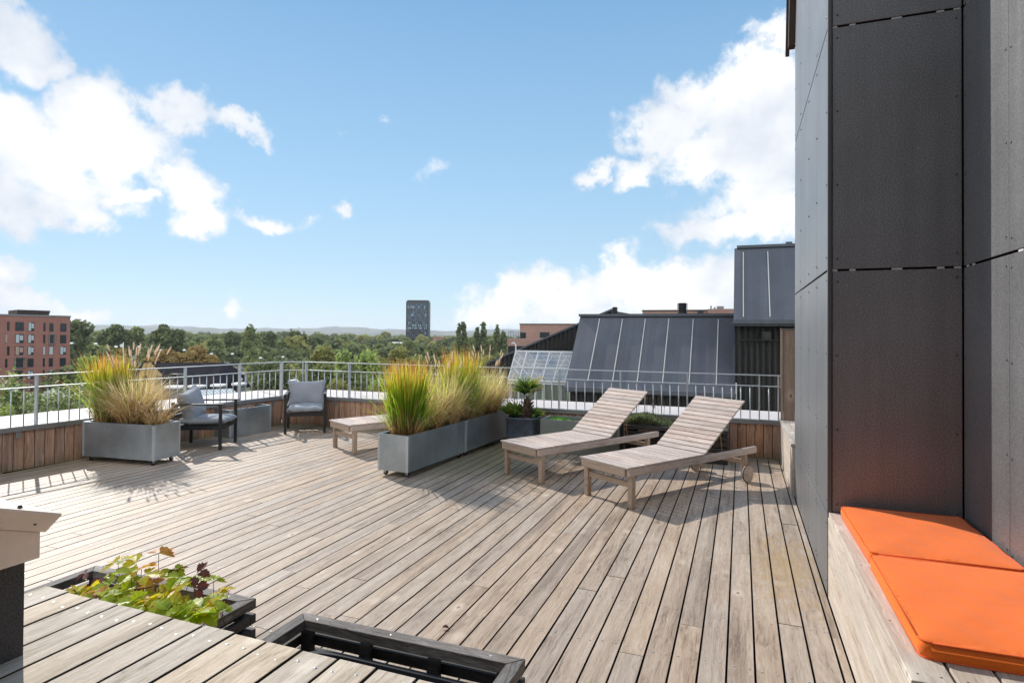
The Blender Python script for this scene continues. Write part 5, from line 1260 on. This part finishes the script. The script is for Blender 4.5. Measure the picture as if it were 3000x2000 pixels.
# ---- dark tower on the skyline
dT = 640; pT = at(1222, 978, dT); tT = thing('glass_tower', 'dark glazed high rise standing alone above the far woods', 'tower', (pT.x, pT.y, GZ), math.atan2(rt.y, rt.x)+.05)
wT = 65/FPX*dT; zT = at(1222, 879, dT).z-GZ
m = MB(); xz_box(m, -wT/2, wT/2, 0, 22, 0, zT-1.5); xz_box(m, -wT/2+1, wT/2-.6, 0.3, 20, zT-1.6, zT); m.obj('body', M['corr'], tT)
trng = random.Random(4); nf = 15; fh = (zT-2)/18
m = MB()
for r_ in range(13):
    zf = zT-3.2-fh*(r_+1)
    if r_ in (3, 6): pass
    for c_ in range(20):
        x = -wT/2+1.6+(wT-3.2)*(c_+.5)/20
        if trng.random() < (.06 if r_ < 10 else .6): continue
        mi = 2 if trng.random() < (.30 if r_ in (1, 4, 8, 9) else .06) else (1 if trng.random() < .75 else 0)
        m.box((x, -.06, zf+fh/2), ((wT-3.2)/20*.68, .1, fh*(.55 if r_ in (3, 6, 9) else .9)), mi)
m.box((0, -.02, zT*.55), (wT-.6, .08, zT*.82), 0); m.obj('curtain_wall', [M['glass_dark'], M['glass_blue'], M['glass_blue2']], tT)
m = MB()
for r_ in range(14): m.box((0, -.12, zT-3.2-fh*r_), (wT-1, .2, .35 if r_ % 3 else .8))
m.obj('floor_bands', M['corr'], tT)

# ---- ochre gabled row house with long dark roof
ex = Vector((rt.x, rt.y, 0)).normalized(); ang_h = math.atan2(ex.y, ex.x)
pL = at(421, 1061, 104); pR = at(719, 1061, 104); oH = Vector((pL.x, pL.y, GZ)); tH = thing('row_house', 'row house with long dark tiled roof and ochre yellow gable', 'house', oH, ang_h)
def lH(px, py, dd):
    q = at(px, py, dd)-oH; c_, s_ = math.cos(-ang_h), math.sin(-ang_h); return Vector((q.x*c_-q.y*s_, q.x*s_+q.y*c_, q.z))
ridL, ridR = lH(421, 1061, 104), lH(719, 1061, 104); eaL, eaR = lH(430, 1131, 98), lH(748, 1131, 98)
Ln = ridR.x-ridL.x; zr_ = ridL.z; ze = eaL.z; ye = eaL.y
m = MB(); m.prism([(0, ye, ze), (0, 0, zr_), (0, -ye, ze), (0, -ye, ze-.3), (0, ye, ze-.3)], (Ln, 0, 0)); m.prism([(Ln, ye, ze), (Ln, 0, zr_), (Ln, -ye, ze)], (1.6, 0, -.9)); m.obj('roof', M['tile'], tH)
m = MB(); xz_box(m, .3, Ln-.3, ye+.5, -ye-.5, 0, ze-.1); m.obj('wall', M['brick_pale'], tH)
# projecting gable
gl, gr_, gp_k = lH(405, 1128, 96), lH(470, 1128, 96), lH(427, 1063, 96)
m = MB(); yg = gl.y; m.prism([(gl.x, yg, 0), (gr_.x, yg, 0), (gr_.x, yg, gr_.z), (gp_k.x+1.6, yg, gp_k.z-1.7), (gp_k.x, yg, gp_k.z), (gl.x, yg, gr_.z+1.2)], (0, 1.6, 0)); m.obj('gable', M['yellow_wall'], tH)
for (x0, y0, x1, y1) in ((421, 1100, 427, 1118), (434, 1099, 444, 1117)):
    a_, b_ = lH(x0, y0, 96), lH(x1, y1, 96); f = MB(); f.box(((a_.x+b_.x)/2, yg-.03, (a_.z+b_.z)/2), (b_.x-a_.x, .06, a_.z-b_.z)); f.obj('window', M['glass_dark'], tH)
for xc in (519, 537, 568, 610, 649, 682, 713):
    a_, b_ = lH(xc-11, 1094, 99), lH(xc+11, 1117, 99); f = MB(); f.box(((a_.x+b_.x)/2, a_.y-.1, (a_.z+b_.z)/2), (b_.x-a_.x, .8, a_.z-b_.z)); fo = f.obj('dormer_window', M['grey_paint'], tH)
    f = MB(); f.box(((a_.x+b_.x)/2, a_.y-.52, (a_.z+b_.z)/2), ((b_.x-a_.x)*.84, .04, (a_.z-b_.z)*.8)); f.obj('pane', M['glass_dark'], fo)
    f = MB(); f.box(((a_.x+b_.x)/2+.1, a_.y-.55, (a_.z+b_.z)/2-.2), ((b_.x-a_.x)*.22, .04, (a_.z-b_.z)*.35)); f.obj('curtain', M['white'], fo)
cn = ('leftmost', 'second from left', 'third from left', 'rightmost')
for i, (x0, x1, y) in enumerate(((488, 540, 1133), (556, 598, 1131), (622, 660, 1128), (684, 718, 1124))):
    a_, b_ = at(x0, y, 84), at(x1, y, 84); c_ = (a_+b_)/2; t = thing('porch_canopy', 'small white flat porch roof, %s of four below the row house' % cn[i], 'canopy', (c_.x, c_.y, GZ), ang_h, 'white porch roofs')
    m = MB(); m.box((0, 0, c_.z-GZ), ((b_-a_).length, 1.5, .25)); m.obj('slab', M['white'], t)
    m = MB(); m.box((0, .6, (c_.z-GZ)/2), ((b_-a_).length*.8, .2, c_.z-GZ-.3)); m.obj('back_wall', M['grey_paint'], t)
# striped glass roof
a_, b_, c_, d_ = at(590, 1160, 56), at(700, 1157, 56), at(680, 1138, 62), at(570, 1143, 62); o = Vector((a_.x, a_.y, GZ))
t = thing('glass_roofed_shed', 'low roof of blue grey glass strips between white bars behind the left armchair', 'shed', o)
m = MB(); m.prism([a_-o, b_-o, c_-o, d_-o], (0, 0, -.12)); m.obj('roof', M['concrete'], t)
m = MB()
for i in range(11):
    t0, t1 = (i+.15)/11, (i+.6)/11; m.face([(a_.lerp(b_, t0)-o)+Vector((0, 0, .03)), (a_.lerp(b_, t1)-o)+Vector((0, 0, .03)), (d_.lerp(c_, t1)-o)+Vector((0, 0, .03)), (d_.lerp(c_, t0)-o)+Vector((0, 0, .03))])
m.obj('glass_strips', M['glass_blue'], t)
m = MB(); m.prism([(a_-o).xy.to_3d(), (b_-o).xy.to_3d(), (c_-o).xy.to_3d(), (d_-o).xy.to_3d()], (0, 0, min(a_.z, c_.z)-GZ-.15)); m.obj('walls', M['grey_paint'], t)
# small gabled hut low at the left
a_ = at(135, 1160, 60); t = thing('grey_hut', 'small grey gabled roof low between the pale trees at the far left', 'hut', (a_.x, a_.y, GZ), ang_h+.5)
m = MB(); zz = at(135, 1147, 60).z-GZ; ze_ = at(135, 1168, 60).z-GZ; m.prism([(-1.0, 0, ze_), (0, 0, zz), (1.0, 0, ze_)], (0, 3.0, 0)); m.obj('roof', M['concrete'], t); m = MB(); xz_box(m, -.85, .85, .2, 2.8, 0, ze_); m.obj('wall', M['grey_paint'], t)
# low flat roofs far right of the tower and beside it
for lab, px0, px1, pt, pb, dd, mt in (('low flat roofed building with red brown roof line right of the tower', 1268, 1302, 990, 1012, 520, 'brick_pale'), ('low white edged roof among trees left of the tower', 1143, 1182, 1006, 1022, 420, 'grey_paint'), ('pale flat roof hidden in trees right of the tower', 1378, 1390, 1003, 1012, 480, 'white')):
    a_, b_ = at(px0, pt, dd), at(px1, pt, dd); z_ = a_.z-GZ; t = thing('low_building', lab, 'building', (a_.x, a_.y, GZ), ang_h); m = MB(); xz_box(m, 0, (b_-a_).length, 0, 12, 0, z_); m.obj('wall', M[mt], t); m = MB(); xz_box(m, -.3, (b_-a_).length+.3, -.4, 12, z_, z_+.8); m.obj('roof_edge', M['white'] if mt != 'brick_pale' else M['brick_red'], t)
# road with bridge parapet and a parked car
def gp(px, py): return onZ(px, py, GZ+.05)
m = MB(); q = [gp(740, 1100), gp(880, 1112), gp(880, 1128), gp(740, 1110)]; m.face([tuple(v) for v in q]); tag(m.obj('road', M['concrete']), kind='structure')
bw = thing('road_wall', 'low pale concrete wall along the road behind the corner of the railing', 'wall', gp(742, 1110))
a_, b_ = gp(742, 1106), gp(880, 1122); m = MB(); m.bar((0, 0, .9), tuple(b_-a_+Vector((0, 0, .9))), .3, 1.8); m.obj('wall', M['concrete'], bw)
cp = at(862, 1117, 150); car = thing('parked_car', 'small white car parked on the road above the facing armchair', 'car', (cp.x, cp.y, cp.z-1.0), ang_h+.3)
m = MB(); m.prism([(-2, -.8, .3), (2, -.8, .3), (2, -.8, .8), (1.1, -.8, .9), (.6, -.8, 1.4), (-1.1, -.8, 1.4), (-1.7, -.8, .95), (-2, -.8, .8)], (0, 1.6, 0)); m.obj('body', M['white'], car, bevel=.08)
m = MB(); m.prism([(.95, -.82, .92), (.55, -.82, 1.32), (-1.0, -.82, 1.32), (-1.45, -.82, .92)], (0, 1.64, 0)); m.obj('windows', M['glass_dark'], car)
for sx in (-1.25, 1.25):
    for sy in (-.8, .8): m = MB(); m.tube([(sx, sy-.1, .33), (sx, sy+.1, .33)], .33, 14); m.obj('wheel', M['rubber'], car)

# street lamps
lm_ = MB(); lm_.tube([(0, 0, 0), (0, 0, 7.5)], [.08, .05], 6); pole_me = lm_.mesh('pole', M['black_metal']); lm_ = MB(); lm_.dome((0, 0, 7.45), .42, (0, 0, 1), n=12, h=.8); head_me = lm_.mesh('lamp_head', M['white'])
ordn = ('leftmost', 'second', 'third', 'fourth', 'fifth', 'sixth', 'seventh', 'eighth', 'ninth', 'rightmost')
for li, (x, y) in enumerate(((210, 1005), (281, 1006), (340, 1015), (408, 1015), (472, 1025), (540, 1025), (620, 1036), (681, 1036), (763, 1048), (829, 1045))):
    dd = 7.6*0+170; p = at(x, y, dd); t = thing('street_lamp', 'street lamp with small white head, %s of the row before the woods' % (ordn[li]+(' from the left' if 0 < li < 9 else '')), 'street lamp', (p.x, p.y, p.z-7.6), 0, 'street lamps along the road before the woods')
    for nm, me in (('pole', pole_me), ('lamp_head', head_me)): o = bpy.data.objects.new(nm, me); C.objects.link(o); o.parent = t
# flagpole
p = at(362, 1002, 120); fpz = p.z-GZ; t = thing('flagpole', 'white flagpole with a pale pennant rising before the dark woods at left', 'flagpole', (p.x, p.y, GZ)); m = MB(); m.tube([(0, 0, 0), (0, 0, fpz)], [.09, .05], 6); m.obj('pole', M['white'], t)
m = MB(); r3 = Vector((rt.x, rt.y, 0)); m.face([Vector((0, 0, fpz-.1)), -r3*.75+Vector((0, .1, fpz-.45)), -r3*.8+Vector((0, .2, fpz-.75)), Vector((0, 0, fpz-1.0))]); m.obj('pennant', M['canvas'], t)

# ================================================================ trees
def crown_mesh(name, lobes, n, size, mat, seed, shell=.55):
    """leaf clumps spread through a crown made of several ellipsoids; gaps stay between the lobes"""
    r = random.Random(seed); m = MB(); tot = sum((l[3]*l[4]*l[5])**.667 for l in lobes)
    for (cx_, cy_, cz_, rx, ry_, rz_) in lobes:
        k = int(n*(rx*ry_*rz_)**.667/tot)
        for _ in range(k):
            u = Vector((r.gauss(0, 1), r.gauss(0, 1), r.gauss(0, 1))).normalized(); s = shell+(1-shell)*r.random()**.6; s *= 1+.16*math.sin(u.x*7+u.z*5+seed)*math.cos(u.y*6)
            if u.z < -.2: s *= .8
            c_ = Vector((cx_+u.x*rx*s, cy_+u.y*ry_*s, cz_+u.z*rz_*s)); sz = size*r.uniform(.5, 1.25)
            nn = (u*.9+Vector((r.gauss(0, .55), r.gauss(0, .55), r.gauss(0, .55)+.15))).normalized(); a = nn.orthogonal().normalized(); b = nn.cross(a); th = r.uniform(0, PI); a, b = a*math.cos(th)+b*math.sin(th), b*math.cos(th)-a*math.sin(th)
            m.face([c_-a*sz*.5, c_+b*sz*.32, c_+a*sz*.5+nn*sz*.1, c_-b*sz*.34])
    return m
def lobes_for(kind, w_, h, r):
    L_ = []
    if kind == 'poplar':
        for i in range(9): t = (i+.5)/9; rr = w_/2*(.45+.6*math.sin(PI*min(1, t*.9+.12)))*r.uniform(.8, 1.1); L_.append((r.gauss(0, w_*.06), r.gauss(0, w_*.06), h*t, rr*.8, rr*.8, h*.11))
        L_.append((0, 0, h*.95, w_*.13, w_*.13, h*.09))
    elif kind == 'spiky':
        for i in range(16): a = r.uniform(0, 2*PI); q = math.sqrt(r.random())*.40; top_ = 1-.5*q*r.uniform(.6, 1.3); L_.append((math.cos(a)*w_*q, math.sin(a)*w_*q, h*top_*.55, w_*.10, w_*.10, h*top_*.45))
        L_.append((0, 0, h*.38, w_*.42, w_*.42, h*.34))
    else:
        L_.append((0, 0, h*.48, w_*.33, w_*.33, h*.36))
        for i in range(14):
            a = r.uniform(0, 2*PI); el_ = r.uniform(-.35, 1.25); q = .30+.08*r.random(); s = r.uniform(.12, .21)
            L_.append((math.cos(a)*math.cos(el_)*w_*q, math.sin(a)*math.cos(el_)*w_*q, h*(.48+.36*math.sin(el_)), w_*s, w_*s, h*s*.85))
    return L_
def tree(label, px, pyt, wpx, dist, kind, mat, hc=None, n=2200, leaf=None, cat='tree', nm='tree', seed=None, group=None):
    top_ = at(px, pyt, dist); w_ = wpx/FPX*dist; H_ = top_.z-GZ; hc = min(H_*.92, hc if hc else (w_*1.1 if kind == 'round' else H_*.9)); seed = seed or int(px*7+pyt)
    r = random.Random(seed); t = thing(nm, label, cat, (top_.x, top_.y, GZ), 0, group)
    leaf = leaf or max(.22, dist*.0065)
    m = crown_mesh('crown', [(x, y, z+H_-hc*1.0, a, b, c_) for (x, y, z, a, b, c_) in lobes_for(kind, w_, hc, r)], n, leaf, mat, seed); o = m.obj('crown', M[mat], t)
    m = MB(); z1 = H_-hc*.45; m.tube([(0, 0, 0), (.1, 0, z1*.5), (0, .1, z1)], [max(.12, w_*.04), max(.1, w_*.03), .06], 8)
    for i in range(6):
        a = i*1.05+r.random(); m.tube([(0, 0, z1*.75), (math.cos(a)*w_*.15, math.sin(a)*w_*.15, z1*.95), (math.cos(a)*w_*.3, math.sin(a)*w_*.3, z1+hc*.2)], [w_*.018, w_*.012, .03], 5)
    m.obj('trunk', M['bark'], t)
T = [
 ('tall dark tree with airy top directly right of the red brick block', 236, 934, 95, 260, 'round', 'leaf_dark', 26, 2600),
 ('broad dark tree second from the red brick block, highest on the left skyline', 330, 930, 90, 265, 'round', 'leaf_dark', 26, 2600),
 ('small separate tree on the skyline between two broad dark ones', 403, 955, 44, 330, 'round', 'leaf_mid', None, 900),
 ('single rounded dark tree standing clear above the left woods', 497, 937, 80, 240, 'round', 'leaf_dark', 15, 2600),
 ('dome shaped dark tree in front of the far pale woods', 682, 968, 48, 330, 'round', 'leaf_dark', None, 1200),
 ('tall tree with ragged top left of centre on the skyline', 740, 947, 62, 300, 'round', 'leaf_mid', 20, 1800),
 ('lower tree touching the ragged topped tree on its right', 785, 962, 50, 310, 'round', 'leaf_dark', 16, 1300),
 ('group of slim crowns on the skyline left of centre', 862, 956, 68, 330, 'spiky', 'leaf_dark', 18, 1600),
 ('rust brown round tree left of the flagpole group, lower of two', 478, 1022, 100, 150, 'round', 'leaf_rust', 7, 2400),
 ('rust gold tree, taller of the two autumn coloured ones', 580, 1010, 96, 150, 'round', 'leaf_rust', 8.5, 2600),
 ('bright green round tree behind the left grass planter', 262, 1032, 58, 95, 'round', 'leaf_light', 6, 1800),
 ('pale olive spreading tree left of the light poplars', 950, 1010, 80, 120, 'round', 'leaf_olive', 9, 2600),
 ('light green poplar, narrower and left of the pair behind the far railing', 1008, 1003, 54, 110, 'spiky', 'leaf_light', 13, 3600),
 ('light green poplar, broader and right of the pair behind the far railing', 1080, 1004, 92, 108, 'spiky', 'leaf_light', 13, 5200),
 ('dense dark tree low to the right of the glass tower', 1290, 1003, 100, 220, 'round', 'leaf_dark', 12, 2200),
 ('olive tree in front of the foot of the glass tower', 1195, 990, 60, 300, 'round', 'leaf_mid', 15, 1500),
 ('olive brown tree rising behind the near green grass clump', 1170, 1012, 90, 130, 'round', 'leaf_olive', 8, 2000),
 ('slim dark poplar, leftmost of the row right of the tower', 1345, 955, 26, 240, 'poplar', 'leaf_dark', 22, 700),
 ('slim dark poplar, second of the row and joined to the first', 1361, 949, 28, 240, 'poplar', 'leaf_dark', 23, 800),
 ('slim dark poplar, third of the row with a gap on its left', 1398, 962, 28, 240, 'poplar', 'leaf_dark', 22, 700),
 ('tallest slim dark poplar in the middle of the row right of the tower', 1417, 950, 36, 238, 'poplar', 'leaf_dark', 24, 1200),
 ('slim dark poplar just right of the tallest of the row', 1456, 959, 30, 240, 'poplar', 'leaf_dark', 22, 700),
 ('slim dark poplar, rightmost of the row next to the brick block', 1477, 973, 30, 240, 'poplar', 'leaf_dark', 21, 700),
 ('mid green tree between the slim poplars and the glass tower', 1382, 985, 60, 300, 'round', 'leaf_mid', 14, 1300),
 ('broad feathery crown filling in behind the tallest slim poplar', 1425, 972, 66, 252, 'spiky', 'leaf_mid', 18, 2200),
 ('broad feathery crown behind the slim poplars next to the brick block', 1470, 978, 52, 250, 'spiky', 'leaf_mid', 17, 1800),
 ('feathery crown low behind the two leftmost slim poplars', 1350, 980, 50, 250, 'spiky', 'leaf_mid', 16, 1600),
]
for (lab, px, py, wpx, dd, kd, mt, hc, n) in T: tree(lab, px, py, wpx, dd, kd, mt, hc, n)
tree('pale blossoming tree close behind the railing at the far left edge', 28, 1058, 120, 40, 'spiky', 'leaf_blossom', 7, 7000, .20)
tree('pale leafy tree with white specks left of the grass planter', 205, 1082, 130, 44, 'spiky', 'leaf_blossom', 6.5, 6500, .20)
tree('low pale leafy tree in front of the grey hut at the left', 120, 1130, 90, 46, 'round', 'leaf_blossom', 4.5, 3500, .20)
tree('low yellow green bush close under the railing at the far left', 12, 1180, 60, 34, 'round', 'leaf_light', 2.5, 1800, .16, 'bush', 'bush')
tree('yellow green bush behind the railing right of the facing armchair', 985, 1108, 95, 45, 'round', 'leaf_olive', 3, 3600, .20, 'bush', 'bush')
tree('soft green bush behind the railing left of the near green grass', 1112, 1105, 80, 45, 'round', 'leaf_light', 3.5, 3000, .2, 'bush', 'bush')
tree('dark drooping tree filling the gap behind the railing right of the corner', 925, 1045, 110, 75, 'round', 'leaf_mid', 9, 4200)
tree('shaded green tree under the light poplars behind the railing', 1040, 1058, 150, 80, 'round', 'leaf_mid', 9, 5200)
tree('low mid green tree behind the far railing and the grass planter', 1180, 1060, 140, 85, 'round', 'leaf_mid', 9, 4200)
tree('rounded golden green shrub tree behind the tall middle grass', 1440, 1035, 70, 95, 'round', 'leaf_olive', 6, 1800)
tree('dark tree at the right of the road behind the railing corner', 800, 1050, 110, 120, 'round', 'leaf_dark', 9, 3000)
# the woods behind, one mass nobody could count
wr = random.Random(77); wm = [MB(), MB(), MB()]
def mass(px, py, dist, wpx, hc, mi, n):
    top_ = at(px, py, dist); w_ = wpx/FPX*dist; lo = lobes_for('round', w_, hc, wr)[:9]; cm = crown_mesh('c', [(x+top_.x, y+top_.y, z+top_.z-hc*.95, a, b, c_) for (x, y, z, a, b, c_) in lo], n, dist*.0085, None, wr.randint(0, 999), .7)
    b = len(wm[mi].v); wm[mi].v += cm.v; wm[mi].f += [tuple(i+b for i in f) for f in cm.f]; wm[mi].m += cm.m; wm[mi].uv += cm.uv
rows = [(900, 979, 3, 34, 9, 60), (620, 984, 4, 40, 10, 60), (450, 990, 7, 52, 11, 46), (340, 997, 8, 62, 12, 36), (270, 1014, 9, 78, 12, 28), (215, 1036, 9, 92, 12, 24), (175, 1062, 9, 100, 11, 22)]
for (dd, yb, jit, wpx, hc, cnt) in rows:
    for i in range(cnt):
        px = 150+1400*(i+wr.random())/cnt; yy = yb-(700-px)*.010+wr.gauss(0, jit)
        if dd < 250 and 380 < px < 760: continue
        if dd < 200 and px < 420: yy += 6
        mass(px, yy, dd*wr.uniform(.92, 1.08), wpx*wr.uniform(.6, 1.4), hc*wr.uniform(.8, 1.2), wr.choice((0, 0, 1, 1, 2) if dd > 300 else (0, 0, 0, 1, 1, 2)), 330)
for mb_, mt, nm, lab in zip(wm, ('leaf_dark', 'leaf_mid', 'leaf_olive'), ('woodland_dark', 'woodland_green', 'woodland_olive'), ('dark green trees of the far woods that run along the skyline', 'mid green trees mixed into the far woods on the skyline', 'olive toned trees mixed into the far woods on the skyline')):
    tag(mb_.obj(nm, M[mt]), lab, 'woods', kind='stuff')
# side woods out of frame, thin
# ---- air
hz = MB(); zb, zt3 = GZ-1, 75.0; hz.box((0, 0, (zb+zt3)/2), (29000, 29000, zt3-zb))
hm_ = bpy.data.materials.new('haze_air'); hm_.use_nodes = True; t_ = hm_.node_tree; t_.nodes.clear(); o_ = t_.nodes.new('ShaderNodeOutputMaterial'); v_ = t_.nodes.new('ShaderNodeVolumePrincipled')
v_.inputs['Color'].default_value = (.80, .88, .97, 1); v_.inputs['Density'].default_value = 1.0e-4; v_.inputs['Anisotropy'].default_value = .2; t_.links.new(v_.outputs[0], o_.inputs['Volume'])
tag(hz.obj('haze', hm_), 'thin pale blue air that fades the far hills', 'haze', kind='stuff')
